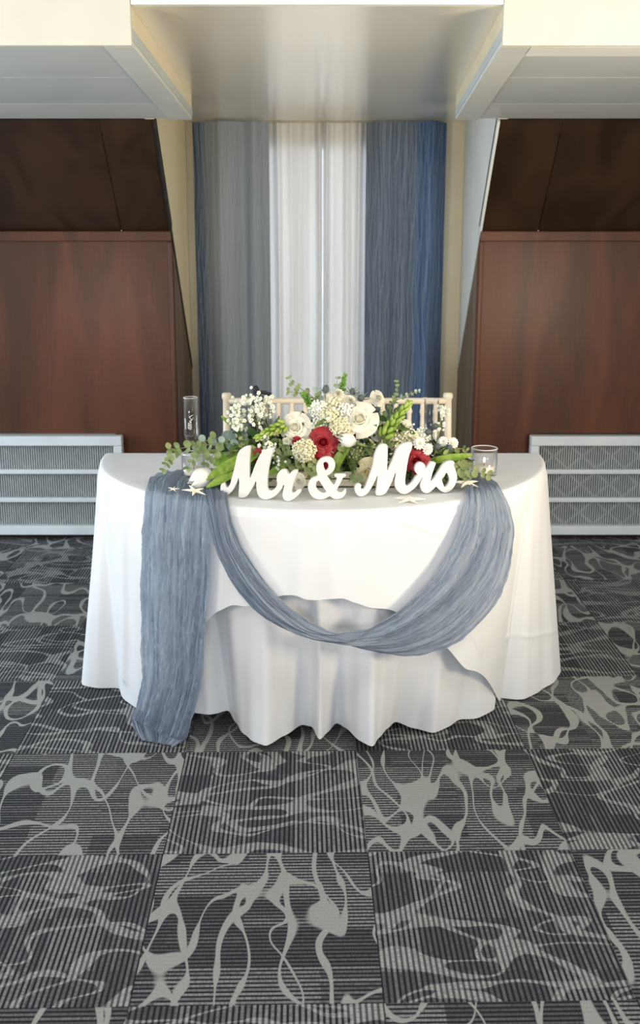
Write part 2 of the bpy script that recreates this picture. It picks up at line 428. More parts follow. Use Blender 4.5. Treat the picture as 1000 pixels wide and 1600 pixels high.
# floor: carpet tiles laid quarter turned
fl = MB(); fl.box(-FAR, FAR, -3.0, Y_BACK + 0.1, -0.06, -0.006)
floor = tag(fl.build('floor', M['carpet_base']), 'grey patterned carpet tile floor', kind='structure')
tb = MB(); tb.box(-0.2494, 0.2494, -0.2494, 0.2494, -0.006, 0.0)
tile_a = tb.mesh('carpet_tile_bold', M['carpet_bold'], False)
tile_b = tb.mesh('carpet_tile_fine', M['carpet_fine'], False)
corner = at_z(557, 1173, 0.0)
TROT = math.radians(1.06)
ex, ey = Vector((math.cos(TROT), math.sin(TROT), 0)), Vector((-math.sin(TROT), math.cos(TROT), 0))
for i in range(-5, 5):
    for j in range(-4, 5):
        c = corner + ex * (0.5 * (i + 0.5)) + ey * (0.5 * (j + 0.5))
        if c.y > Y_KNEE + 0.2 or abs(c.x) > 0.85 + 0.36 * c.y: continue
        bold = (i + j) % 2 == 1
        # row j=-1 lies in front of the measured corner: there the tile right of it is bold
        o = link('carpet_tile', tile_a if bold else tile_b, floor)
        o.location = (c.x, c.y, 0)
        o.rotation_euler = (0, 0, TROT + (PI / 2 if bold else 0) + (PI if (i * 7 + j * 3) % 4 < 2 else 0))

def xs(side, inner, outer): return (min(side * inner, side * outer), max(side * inner, side * outer))
for side, name, xin in ((-1, 'left', -XL), (1, 'right', XR)):
    # vertical knee wall: mahogany panel with a rail on top and a stile at the recess
    a, b = xs(side, xin, FAR)
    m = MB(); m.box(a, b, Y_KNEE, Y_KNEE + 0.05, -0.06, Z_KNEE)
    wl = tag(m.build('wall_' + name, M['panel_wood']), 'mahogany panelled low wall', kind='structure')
    m = MB(); m.box(a, b, Y_KNEE - 0.022, Y_KNEE - 0.0005, Z_KNEE - 0.045, Z_KNEE + 0.004); m.build('rail', M['panel_wood'], wl, bevel=0.005)
    a2, b2 = xs(side, xin, xin + 0.018)
    m = MB(); m.box(a2, b2, Y_KNEE - 0.012, Y_KNEE - 0.0005, 0.0, Z_KNEE - 0.046); m.build('stile', M['panel_wood'], wl, bevel=0.004)
    a3, b3 = xs(side, xin, FAR)
    m = MB(); m.box(a3, b3, Y_KNEE - 0.014, Y_KNEE - 0.0005, 0.0, 0.022); m.build('skirting', M['slope_wood'], wl)
    # wooden return of the knee wall into the recess, under the roof slope
    sl = (Z_SOFFIT - Z_KNEE) / (Y_SLOPE - Y_KNEE)
    zb = Z_KNEE + sl * (Y_BACK - Y_KNEE)
    x = side * xin
    m = MB(); m.prism([(x, Y_KNEE + 0.051, -0.06), (x, Y_BACK, -0.06), (x, Y_BACK, zb), (x, Y_KNEE + 0.051, Z_KNEE + sl * 0.051)], (side * 0.04, 0, 0))
    tag(m.build('wall_return_' + name, M['reveal_wood']), kind='structure')
    # painted cheek above the slope; the left cream has warm lamplight in it
    m = MB(); m.prism([(x, Y_SLOPE, Z_SOFFIT + 0.008), (x, Y_BACK, zb + 0.008), (x, Y_BACK, Z_DORM + 0.04), (x, Y_SLOPE, Z_DORM + 0.04)], (side * 0.04, 0, 0))
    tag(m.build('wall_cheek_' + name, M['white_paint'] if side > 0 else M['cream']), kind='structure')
    # trim down the slope by the cheek; the right one paints an edge highlight
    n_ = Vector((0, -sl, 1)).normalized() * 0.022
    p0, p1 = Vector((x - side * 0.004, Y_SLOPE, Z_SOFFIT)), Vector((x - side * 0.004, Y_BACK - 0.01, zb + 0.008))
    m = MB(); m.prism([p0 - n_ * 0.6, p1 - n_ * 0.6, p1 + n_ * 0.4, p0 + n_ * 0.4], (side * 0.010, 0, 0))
    tag(m.build('trim_1' if side < 0 else 'trim_highlight', M['black_trim'] if side < 0 else M['white_paint']), kind='structure')
    # sloping roof panel of dark wood leaning over the knee wall
    q = Vector((0, Y_SLOPE - Y_KNEE, Z_SOFFIT - Z_KNEE)); qn = Vector((0, -q.z, q.y)).normalized()   # faces the room
    if qn.y > 0: qn = -qn
    def slab(u0, u1, t0, t1, d0, d1, nm, mt, parent=None):
        base = Vector((0, Y_KNEE, Z_KNEE))
        m = MB()
        m.prism([Vector((side * u0, 0, 0)) + base + q * t0 + qn * d0, Vector((side * u1, 0, 0)) + base + q * t0 + qn * d0,
                 Vector((side * u1, 0, 0)) + base + q * t1 + qn * d0, Vector((side * u0, 0, 0)) + base + q * t1 + qn * d0], qn * (d1 - d0))
        return m.build(nm, mt, parent, bevel=0.0)
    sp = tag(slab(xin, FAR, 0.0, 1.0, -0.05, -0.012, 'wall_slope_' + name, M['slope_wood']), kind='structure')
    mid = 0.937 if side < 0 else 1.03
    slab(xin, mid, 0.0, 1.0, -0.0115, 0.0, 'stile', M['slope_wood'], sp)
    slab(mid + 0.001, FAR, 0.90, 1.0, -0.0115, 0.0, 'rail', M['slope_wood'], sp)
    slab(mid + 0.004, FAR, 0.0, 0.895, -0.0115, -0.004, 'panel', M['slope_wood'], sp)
    # soffit box: fascia, inner edge board, underside boards
    ni = 0.4916 if side < 0 else 0.476
    fi = 0.543 if side < 0 else 0.575
    m = MB()
    m.prism([(side * ni, Y_FASCIA, Z_SOFFIT + 0.016), (side * FAR, Y_FASCIA, Z_SOFFIT + 0.016), (side * FAR, Y_SLOPE + 0.02, Z_SOFFIT + 0.016), (side * fi, Y_SLOPE + 0.02, Z_SOFFIT + 0.016)], (0, 0, 0.03))
    so = tag(m.build('ceiling_soffit_' + name, M['grey_board']), kind='structure')
    m = MB(); a, b = xs(side, ni, FAR); m.box(a, b, Y_FASCIA - 0.02, Y_FASCIA - 0.0005, Z_SOFFIT, Z_ROOM); m.build('fascia', M['fascia_paint'], so, bevel=0.003)
    wd = 0.078
    m = MB(); m.prism([(side * ni, Y_FASCIA, Z_SOFFIT), (side * (ni + wd), Y_FASCIA, Z_SOFFIT), (side * (fi + wd + 0.02), Y_SLOPE, Z_SOFFIT), (side * fi, Y_SLOPE, Z_SOFFIT)], (0, 0, 0.0155))
    m.build('edge_board', M['soffit_paint'], so, bevel=0.002)
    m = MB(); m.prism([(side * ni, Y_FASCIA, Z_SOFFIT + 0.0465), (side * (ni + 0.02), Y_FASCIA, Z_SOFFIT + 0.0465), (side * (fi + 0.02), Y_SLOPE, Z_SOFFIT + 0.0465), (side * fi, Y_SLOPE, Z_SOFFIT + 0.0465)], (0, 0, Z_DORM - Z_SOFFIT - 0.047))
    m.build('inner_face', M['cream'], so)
    xa = fi + wd + 0.022
    def board(y0, y1, zlow, mt, nm):
        f0 = (y0 - Y_FASCIA) / (Y_SLOPE - Y_FASCIA); f1 = (y1 - Y_FASCIA) / (Y_SLOPE - Y_FASCIA)
        u0 = lerp(ni + wd, fi + wd + 0.02, f0) + 0.002; u1 = lerp(ni + wd, fi + wd + 0.02, f1) + 0.002
        m = MB(); m.prism([(side * u0, y0, zlow), (side * FAR, y0, zlow), (side * FAR, y1, zlow), (side * u1, y1, zlow)], (0, 0, Z_SOFFIT + 0.0155 - zlow))
        return m.build(nm, mt, so, bevel=0.0015)
    if side > 0: board(Y_FASCIA, 2.96, Z_SOFFIT, M['white_paint'], 'edge_board')
    board(2.965 if side > 0 else Y_FASCIA + 0.003, 3.366, Z_SOFFIT + 0.005, M['grey_board'], 'board')
    board(3.369, 4.0, Z_SOFFIT + 0.005, M['grey_board'], 'board')
    board(4.0035, Y_SLOPE, Z_SOFFIT + 0.005, M['soffit_paint'], 'board')

# ceiling of the recess, room ceiling, side walls
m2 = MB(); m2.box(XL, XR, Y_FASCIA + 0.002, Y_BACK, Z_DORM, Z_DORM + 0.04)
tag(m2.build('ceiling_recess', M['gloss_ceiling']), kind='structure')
m = MB(); m.box(-0.49, 0.475, Y_FASCIA - 0.018, Y_FASCIA, Z_DORM, Z_ROOM); tag(m.build('trim_3', M['white_paint']), kind='structure')
m = MB(); m.box(-FAR, FAR, -3.0, Y_FASCIA, Z_ROOM, Z_ROOM + 0.05); tag(m.build('ceiling', M['white_paint']), kind='structure')
for side, name in ((-1, 'far_left'), (1, 'far_right')):
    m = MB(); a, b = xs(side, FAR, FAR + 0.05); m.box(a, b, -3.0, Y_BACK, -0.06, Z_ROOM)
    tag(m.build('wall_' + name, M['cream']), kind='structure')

# back wall of the recess with its window
WX0, WX1, WZ0, WZ1 = -0.46, 0.50, 0.45, 1.98
m = MB()
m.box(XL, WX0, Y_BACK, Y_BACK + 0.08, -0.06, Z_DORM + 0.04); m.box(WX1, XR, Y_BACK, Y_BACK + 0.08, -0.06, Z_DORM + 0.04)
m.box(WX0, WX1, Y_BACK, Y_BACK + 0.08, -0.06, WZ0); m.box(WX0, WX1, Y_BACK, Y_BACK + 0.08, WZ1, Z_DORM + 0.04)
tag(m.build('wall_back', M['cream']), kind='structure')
m = MB()
for a in (WX0, WX1 - 0.05): m.box(a, a + 0.05, Y_BACK + 0.01, Y_BACK + 0.07, WZ0, WZ1)
for a in (WZ0, WZ1 - 0.05): m.box(WX0 + 0.05, WX1 - 0.05, Y_BACK + 0.01, Y_BACK + 0.07, a, a + 0.05)
for a in (-0.14, 0.14): m.box(a, a + 0.03, Y_BACK + 0.01, Y_BACK + 0.07, WZ0 + 0.05, WZ1 - 0.05)
win = tag(m.build('window_1', M['white_paint']), kind='structure')
for a, b in ((WX0 + 0.05, -0.14), (-0.11, 0.14), (0.17, WX1 - 0.05)):
    m = MB(); m.box(a, b, Y_BACK + 0.035, Y_BACK + 0.041, WZ0 + 0.05, WZ1 - 0.05); m.build('pane', M['glass'], win)

# ================================================================== CURTAINS
def curtain(name, x0, x1, y, folds, mat, label, cat, zt=2.052, seed=0, depth=0.06):
    nx, nz = 160, 40
    rows = []
    for k in range(nz + 1):
        z = lerp(0.03, zt, k / nz); r = []
        fl_ = 1.0 - 0.25 * (k / nz)
        for i in range(nx + 1):
            t = i / nx
            d = 0.0
            for (fc, fw, amp) in folds:
                q = (t - fc + 0.008 * math.sin(z * 2.1 + fc * 9)) / fw
                d += amp * math.exp(-q * q)
            wv = 0.007 * noise.noise(Vector((t * 14, z * 0.8, seed)))
            r.append((lerp(x0, x1, t), y - d * fl_ * depth - wv, z))
        rows.append(r)
    g = MB(); g.grid(rows)
    return tag(g.build(name, mat, smooth=True), label, cat)
curtain('curtain', -0.655, -0.262, 5.42, [(0.05, 0.07, 0.3), (0.38, 0.16, 1.7), (0.55, 0.08, 0.6), (0.80, 0.13, 1.5), (1.0, 0.05, 0.4)], M['drape'],
        'blue-grey curtain with wavy lines hanging left of the white sheers', 'curtain', seed=1, depth=0.05)
curtain('curtain', 0.238, 0.655, 5.42, [(0.02, 0.03, -0.2), (0.22, 0.14, 1.6), (0.50, 0.09, 0.9), (0.78, 0.11, 1.9), (1.0, 0.06, -0.8)], M['drape_r'],
        'blue-grey curtain with wavy lines hanging right of the white sheers', 'curtain', seed=2, depth=0.05)
curtain('sheer_curtain', -0.31, 0.012, 5.49, [(0.28, 0.05, 1.0), (0.38, 0.06, 0.3), (0.5, 0.07, 0.6), (0.72, 0.07, 0.5), (0.95, 0.04, 1.2)], M['sheer'],
        'white sheer window curtain beside the left blue-grey drape', 'curtain', seed=3)
curtain('sheer_curtain', 0.016, 0.30, 5.49, [(0.06, 0.05, 1.3), (0.25, 0.07, 0.4), (0.45, 0.07, 0.7), (0.66, 0.05, 1.1)], M['sheer'],
        'white sheer window curtain beside the right blue-grey drape', 'curtain', seed=4)

# ================================================================== VENT COVERS
def vent_cover(side, xin, back, slat, label):
    yf = 4.80; wid = 1.25
    root = empty('vent_cover', (side * (xin + wid / 2), 4.83, 0.03))
    tag(root, label, 'vent cover')
    def part(nm, mt, x0, x1, y0, y1, z0, z1, bev=0.004):
        a, b = xs(side, xin + x0, xin + x1)
        m = MB(); m.box(a - root.location.x, b - root.location.x, y0 - 4.83, y1 - 4.83, z0 - 0.03, z1 - 0.03)
        return m.build(nm, mt, root, bevel=bev)
    W_ = M['grille_white']
    part('frame_rail', W_, 0, wid, yf, yf + 0.05, 0.482, 0.53)
    part('frame_rail', W_, 0, wid, yf, yf + 0.05, 0.03, 0.076)
    part('frame_stile', W_, 0, 0.04, yf + 0.002, yf + 0.05, 0.0765, 0.4815)
    part('frame_stile', W_, wid - 0.04, wid, yf + 0.002, yf + 0.05, 0.0765, 0.4815)
    part('bar', W_, 0.0405, wid - 0.0405, yf + 0.003, yf + 0.03, 0.197, 0.219)
    part('bar', W_, 0.0405, wid - 0.0405, yf + 0.003, yf + 0.03, 0.340, 0.362)
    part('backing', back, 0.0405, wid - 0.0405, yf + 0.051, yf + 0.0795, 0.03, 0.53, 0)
    sm, lm = MB(), MB()
    n = int((wid - 0.09) / 0.0112)
    for k in range(n):
        u = side * (xin + 0.048 + k * 0.0112) - root.location.x
        sm.box(u - 0.0028, u + 0.0028, yf + 0.031 - 4.83, yf + 0.039 - 4.83, 0.047, 0.452)
    tag(sm.build('slat_grille', slat, root), kind='stuff')
    for (z0, z1) in ((0.0765, 0.197), (0.219, 0.340), (0.362, 0.482)):
        k = 0
        while 0.075 + k * 0.071 + 0.071 < wid - 0.03:
            u0 = xin + 0.05 + k * 0.071; u1 = u0 + 0.071
            for za, zb_ in ((z0, z1), (z1, z0)):
                A = Vector((side * u0 - root.location.x, yf + 0.0405 - 4.83, za - 0.03)); B = Vector((side * (u0 + 0.142) - root.location.x, yf + 0.0405 - 4.83, zb_ - 0.03))
                if k % 2 == 0:
                    d = (B - A).normalized(); nn = Vector((-d.z, 0, d.x)) * 0.006
                    lm.prism([A - nn, A + nn, B + nn, B - nn], (0, 0.005, 0))
            k += 1
    tag(lm.build('diamond_lattice', slat, root), kind='stuff')
    return root
vent_cover(-1, 0.967, M['grille_lit'], M['grille_slat'], 'wall vent cover with diamond mesh, light painted into its backing, left of the table')
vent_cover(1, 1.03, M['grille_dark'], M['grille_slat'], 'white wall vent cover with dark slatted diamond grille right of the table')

# ================================================================== CHAIRS
def spindle(m, x, y0, z0, y1, z1, r=0.009):
    pts, rad = [], []
    for k in range(15):
        t = k / 14
        pts.append((x, lerp(y0, y1, t), lerp(z0, z1, t)))
        rad.append(r * (1.45 if k in (3, 11) else 1.15 if k in (7,) else 1.0))
    m.tube(pts, rad, 8)
def make_chair():
    root = empty('chiavari_chair', (0, 0, 0))
    Wd, zt = 0.40, 0.925
    hw = Wd / 2 - 0.012
    ch = M['champagne']
    lean = lambda z: -0.0 if z < 0.45 else (z - 0.45) * 0.16
    for s in (-1, 1):                            # back posts run down to the floor
        m = MB(); pts = [(s * hw, 0.19 + lean(z) + (0.45 - z) * 0.09 * (z < 0.45), z) for z in (0.0, 0.15, 0.3, 0.45, 0.6, 0.7, 0.705, 0.72, 0.725, 0.8, 0.9, 0.905, 0.92, 0.925)]
        m.tube(pts, [0.013, 0.014, 0.014, 0.015, 0.014, 0.014, 0.017, 0.017, 0.014, 0.014, 0.014, 0.018, 0.018, 0.012], 10)
        m.build('back_post', ch, root, smooth=True)
        m = MB(); m.tube([(s * hw, -0.19, 0.0), (s * hw, -0.19, 0.1), (s * hw, -0.19, 0.3), (s * hw, -0.19, 0.44)], [0.012, 0.014, 0.016, 0.017], 10); m.build('leg', ch, root, smooth=True)
    for z in (0.895, 0.735, 0.70):
        m = MB(); y = 0.19 + lean(z)
        m.tube([(-hw, y, z), (-hw * 0.6, y, z), (-hw * 0.58, y, z), (-hw * 0.5, y, z), (0, y, z), (hw * 0.5, y, z), (hw * 0.58, y, z), (hw * 0.6, y, z), (hw, y, z)],
               [0.012, 0.012, 0.0145, 0.012, 0.012, 0.012, 0.0145, 0.012, 0.012] if z > 0.8 else 0.010, 10)
        m.build('rail', ch, root, smooth=True)
    for k in range(7):
        x = (k - 3) * 0.048
        m = MB(); spindle(m, x, 0.19 + lean(0.74), 0.74, 0.19 + lean(0.89), 0.89); m.build('spindle', ch, root, smooth=True)
    m = MB(); m.box(-Wd / 2, Wd / 2, -0.205, 0.20, 0.435, 0.46); m.build('seat', ch, root, bevel=0.008)
    m = MB(); m.box(-Wd / 2 + 0.015, Wd / 2 - 0.015, -0.195, 0.165, 0.4605, 0.50); m.build('cushion', M['cushion'], root, bevel=0.015)
    for z in (0.16, 0.28):
        for s in (-1, 1):
            m = MB(); m.tube([(s * hw, -0.19, z), (s * hw, 0.19 + (0.45 - z) * 0.09, z)], 0.008, 8); m.build('stretcher', ch, root, smooth=True)
    m = MB(); m.tube([(-hw, -0.19, 0.22), (hw, -0.19, 0.22)], 0.008, 8); m.build('stretcher', ch, root, smooth=True)
    return root
chair = make_chair()
Y_CHAIR = 3.58 - 0.26
def chair_x(px): return at_z(px, 618, 0.92).x
CHL = at(353, 618, 3.60).x; CHR = at(701, 618, 3.60).x
cxl, cxr = CHL + 0.19, CHR - 0.19
Y_CHAIR = 3.60 - 0.262 + 0.0
# seats tuck in behind the straight edge of the table, backs 0.2 m behind it
chair.location = (cxl, 3.335, 0)
chair2 = copy_tree(chair); chair2.location = (cxr, 3.335, 0)
for o_, l_ in ((chair, 'champagne chiavari chair with a dark bow behind the table, left one'), (chair2, 'champagne chiavari chair behind the right flute')):
    tag(o_, l_, 'chair', 'chiavari chairs behind the table')
for o_ in (chair, chair2): o_.location.y = 3.60 - 0.26

# ================================================================== TABLE AND CLOTHS
TC = Vector((0.008, 3.40, 0)); R = 0.755; ZT = 0.745
tbl = empty('half_round_table', (TC.x, TC.y, 0))
tag(tbl, 'half-round table standing hidden under white tablecloths', 'table')
m = MB(); pts = [(math.sin(a) * 0.742, -math.cos(a) * 0.742, 0.70) for a in [lerp(-PI / 2, PI / 2, k / 40) for k in range(41)]]
m.prism(pts, (0, 0, 0.035)); m.build('table_top', M['table_top'], tbl)
for (x, y) in ((-0.62, -0.10), (0.62, -0.10), (-0.22, -0.46), (0.22, -0.46)):
    m = MB(); m.tube([(x, y, 0.0), (x, y, 0.699)], 0.014, 10); m.build('leg', M['steel'], tbl, smooth=True)

def polar(p): return math.atan2(p.x - TC.x, TC.y - p.y), math.hypot(p.x - TC.x, p.y - TC.y)
def table_fn(pts, smooth):
    """pts (phi, r, z) sorted -> sampled lists over phi in [-PI/2, PI/2]"""
    pts = sorted(pts); N = 480; out = []
    for k in range(N + 1):
        ph = lerp(-PI / 2, PI / 2, k / N)
        if ph <= pts[0][0]: out.append(pts[0][1:]); continue
        if ph >= pts[-1][0]: out.append(pts[-1][1:]); continue
        for a, b in zip(pts, pts[1:]):
            if a[0] <= ph <= b[0]:
                t = (ph - a[0]) / max(1e-9, b[0] - a[0]); t = t * t * (3 - 2 * t) * 0.6 + t * 0.4
                out.append((lerp(a[1], b[1], t), lerp(a[2], b[2], t))); break
    for _ in range(smooth):
        out = [out[0]] + [tuple(0.25 * out[i - 1][c] + 0.5 * out[i][c] + 0.25 * out[i + 1][c] for c in (0, 1)) for i in range(1, N)] + [out[-1]]
    def fn(ph):
        q = (ph + PI / 2) / PI * N; q = min(max(q, 0), N - 1e-6); i = int(q); t = q - i
        return tuple(lerp(out[i][c], out[i + 1][c], t) for c in (0, 1))
    return fn
def floor_pts(lst, z):
    r = []
    for px, py in lst:
        p = at_z(px, py, z); ph, rr = polar(p); r.append((ph, rr, z))
    return r
def cyl_pts(lst, rad):
    r = []
    for px, py in lst:
        d = ray(px, py); ox, oy = EYE.x - TC.x, EYE.y - TC.y
        A = d.x * d.x + d.y * d.y; B = 2 * (ox * d.x + oy * d.y); C = ox * ox + oy * oy - rad * rad
        t = (-B - math.sqrt(max(0.0, B * B - 4 * A * C))) / (2 * A); p = EYE + d * t
        ph, rr = polar(p); r.append((ph, rr, p.z))
    return r
OV = [(-PI / 2, 0.835, 0.006), (-1.40, 0.840, 0.006)]
OV += floor_pts([(128, 1070), (152, 1076), (186, 1074), (192, 1091), (216, 1109), (236, 1116)], 0.006)
OV += cyl_pts([(262, 1075), (292, 1018), (318, 975), (340, 955), (364, 945), (385, 948), (415, 938), (444, 930), (464, 929), (476, 936), (496, 938), (515, 935), (535, 934), (556, 942), (581, 950), (604, 951), (640, 965), (690, 1007), (732, 1047)], 0.78)
OV += floor_pts([(768, 1088), (784, 1095), (808, 1094), (822, 1092), (845, 1079), (868, 1064), (876, 1047)], 0.006)
OV += [(1.40, 0.838, 0.006), (PI / 2, 0.83, 0.006)]
over_hem = table_fn(OV, 5)
UN = [(-PI / 2, 0.74, 0.012), (-1.2, 0.72, 0.012)]
UN += floor_pts([(218, 1100), (260, 1112)], 0.012) + floor_pts([(300, 1114), (325, 1116), (345, 1113), (358, 1106)], 0.075)
UN += floor_pts([(368, 1128), (381, 1147), (400, 1160), (416, 1166), (444, 1150), (472, 1131), (488, 1134), (499, 1157), (511, 1146), (526, 1131), (543, 1139), (560, 1156), (581, 1165), (590, 1152), (606, 1139), (619, 1129)], 0.035)
UN += floor_pts([(648, 1138), (677, 1145), (703, 1135), (719, 1125), (745, 1122), (772, 1109)], 0.012)
UN += [(0.95, 0.68, 0.012), (PI / 2, 0.74, 0.012)]
under_hem = table_fn(UN, 2)
CREASE = []
for (a, b, w_, am) in (((365, 806), (480, 793), 0.006, 0.0022), ((480, 793), (600, 803), 0.006, 0.0025), ((600, 803), (690, 836), 0.006, 0.003), ((690, 836), (697, 790), 0.007, 0.002),
                       ((215, 955), (325, 885), 0.006, 0.003), ((190, 790), (186, 1060), 0.020, 0.010), ((475, 810), (470, 925), 0.030, 0.007), ((518, 810), (520, 930), 0.020, 0.004),
                       ((775, 915), (792, 936), 0.006, 0.003), ((828, 806), (812, 1000), 0.010, 0.005), ((808, 1000), (862, 984), 0.006, 0.004), ((735, 990), (752, 1020), 0.008, 0.004), ((160, 790), (185, 860), 0.007, 0.003), ((700, 960), (640, 800), 0.03, 0.004)):
    (p0, _, z0_), (p1, _, z1_) = cyl_pts([a, b], R + 0.012)
    CREASE.append((p0 * R, z0_, p1 * R, z1_, w_, am))
def creases(ph, z):
    x = ph * R; d = 0.0
    for x0, z0_, x1, z1_, w_, am in CREASE:
        dx, dz = x1 - x0, z1_ - z0_
        t = ((x - x0) * dx + (z - z0_) * dz) / (dx * dx + dz * dz); t = min(max(t, 0), 1)
        q = ((x - x0 - dx * t) ** 2 + (z - z0_ - dz * t) ** 2) / (w_ * w_)
        if q < 9: d += am * math.exp(-q)
    return d
def r_over(ph, z):
    rh, zh = over_hem(ph)
    s = min(max((ZT - z) / (ZT - zh), 0.0), 1.15)
    wave = 0.006 * s * math.sin(ph * 9.0 + 0.6) + 0.004 * s * math.sin(ph * 23 + 1.1)
    wave += 0.010 * s * noise.noise(Vector((ph * 3.2, z * 2.0, 4.0)))
    return R + 0.004 + (rh - R - 0.004) * s ** 1.15 + wave * max(0.0, 1.0 - 0.85 * s) + creases(ph, z) * min(1.0, s * 6)
def r_under(ph, z):
    rh, zh = under_hem(ph)
    s = min(max((ZT - z) / (ZT - zh), 0.0), 1.1)
    rr = R + (rh - R) * s ** 1.5
    # puffed folds where the long hem piles up on the floor to the right
    pf = math.exp(-((ph - 0.36) / 0.16) ** 2)
    rr += pf * 0.022 * math.sin(s * PI) * s + 0.012 * s * noise.noise(Vector((ph * 7 + z * 3, z * 5, 9.0)))
    zo = over_hem(ph)[1]
    if z > zo - 0.005: rr = min(rr, r_over(ph, z) - 0.007)
    return rr
def cloth(name, rfn, hemfn, ztop, label, nphi=460, nz=64, zback=0.53, inset=0.0):
    # closed outline: front half circle then the straight back edge
    outline = []
    for k in range(nphi + 1):
        ph = lerp(-PI / 2, PI / 2, k / nphi); outline.append(('f', ph))
    nb = 60
    for k in range(1, nb): outline.append(('b', lerp(1, -1, k / nb)))
    n = len(outline)
    def edge(o, inset_):
        if o[0] == 'f':
            return Vector((TC.x + math.sin(o[1]) * (R - inset_ - inset), TC.y - math.cos(o[1]) * (R - inset_ - inset), 0))
        return Vector((TC.x + o[1] * (R - inset_ - inset), TC.y + 0.0, 0))
    rows = []
    for sc_ in (0.02, 0.25, 0.5, 0.72, 0.88, 0.96):
        ce = TC + Vector((0, -0.25, 0))
        rows.append([ce + (edge(o, 0.02) - ce) * sc_ + Vector((0, 0, ztop + 0.0012 * noise.noise((edge(o, 0.02) * sc_) * 9))) for o in outline])
    for k in range(5):
        a = PI / 2 * k / 4
        rows.append([edge(o, 0.014 - 0.014 * math.sin(a)) + Vector((0, 0, ztop - 0.014 * (1 - math.cos(a)))) for o in outline])
    for k in range(1, nz + 1):
        r_ = []
        for o in outline:
            if o[0] == 'f':
                rh, zh = hemfn(o[1]); z = lerp(ztop - 0.014, zh, k / nz)
                rr = rfn(o[1], z)
                w_ = min(1.0, k / 4)
                rr = lerp(R - inset, rr, w_) if k < 4 else rr
                r_.append(Vector((TC.x + math.sin(o[1]) * rr, TC.y - math.cos(o[1]) * rr, z)))
            else:
                zh = zback; z = lerp(ztop - 0.014, zh, k / nz); s = k / nz
                rl = rfn(-PI / 2, z) if o[1] < 0 else rfn(PI / 2, z)
                r_.append(Vector((TC.x + o[1] * lerp(R, rl, abs(o[1]) ** 3), TC.y + 0.012 * s * (1 + math.sin(o[1] * 22)) * (1 - abs(o[1]) ** 8), z)))
        rows.append(r_)
    rows = [r_ + [r_[0]] for r_ in rows]
    g = MB(); g.grid(rows)
    me = g.mesh(name, M['linen'], True)
    bm = bmesh.new(); bm.from_mesh(me); bmesh.ops.remove_doubles(bm, verts=bm.verts, dist=1e-5)
    bmesh.ops.recalc_face_normals(bm, faces=bm.faces); bm.to_mesh(me); bm.free()
    o = link(name, me)
    return tag(o, label, 'tablecloth')
cloth('tablecloth', r_under, under_hem, ZT - 0.004, 'long white under tablecloth with scalloped folds reaching the carpet', inset=0.004)
cloth('tablecloth', r_over, over_hem, ZT, 'white top tablecloth over the half-round table with short front hem', nphi=700, nz=100)

# ================================================================== GAUZE RUNNER
def inside(p):
    if p.z < 0.004: return True
    if p.z > ZT or p.y > TC.y: return False
    ph, rr = polar(p)
    if rr > 0.95: return False
    zo = over_hem(ph)[1]; zu = under_hem(ph)[1]
    if p.z > ZT - 0.014: return rr < R - 0.014 + math.sqrt(max(0, 0.014 ** 2 - (p.z - ZT + 0.014) ** 2))
    if p.z >= zo and rr < r_over(ph, p.z): return True
    if p.z >= zu and rr < r_under(ph, p.z): return True
    return False
def drape_inside(p):                            # smooth hanging surface just proud of the table edge
    if p.z < 0.004: return True
    if p.z > ZT or p.y > TC.y: return False
    rr = polar(p)[1]
    if p.z > ZT - 0.014: return rr < R - 0.014 + math.sqrt(max(0, 0.014 ** 2 - (p.z - ZT + 0.014) ** 2))
    return rr < R + 0.004 + 0.026 * min(1.0, (ZT - p.z) / 0.30)
def surf(px, py):
    d = ray(px, py).normalized(); t = 2.2
    while t < 5.0:
        if drape_inside(EYE + d * t): break
        t += 0.008
    a, b = t - 0.008, t
    for _ in range(10):
        c = (a + b) / 2
        if drape_inside(EYE + d * c): b = c
        else: a = c
    return EYE + d * a
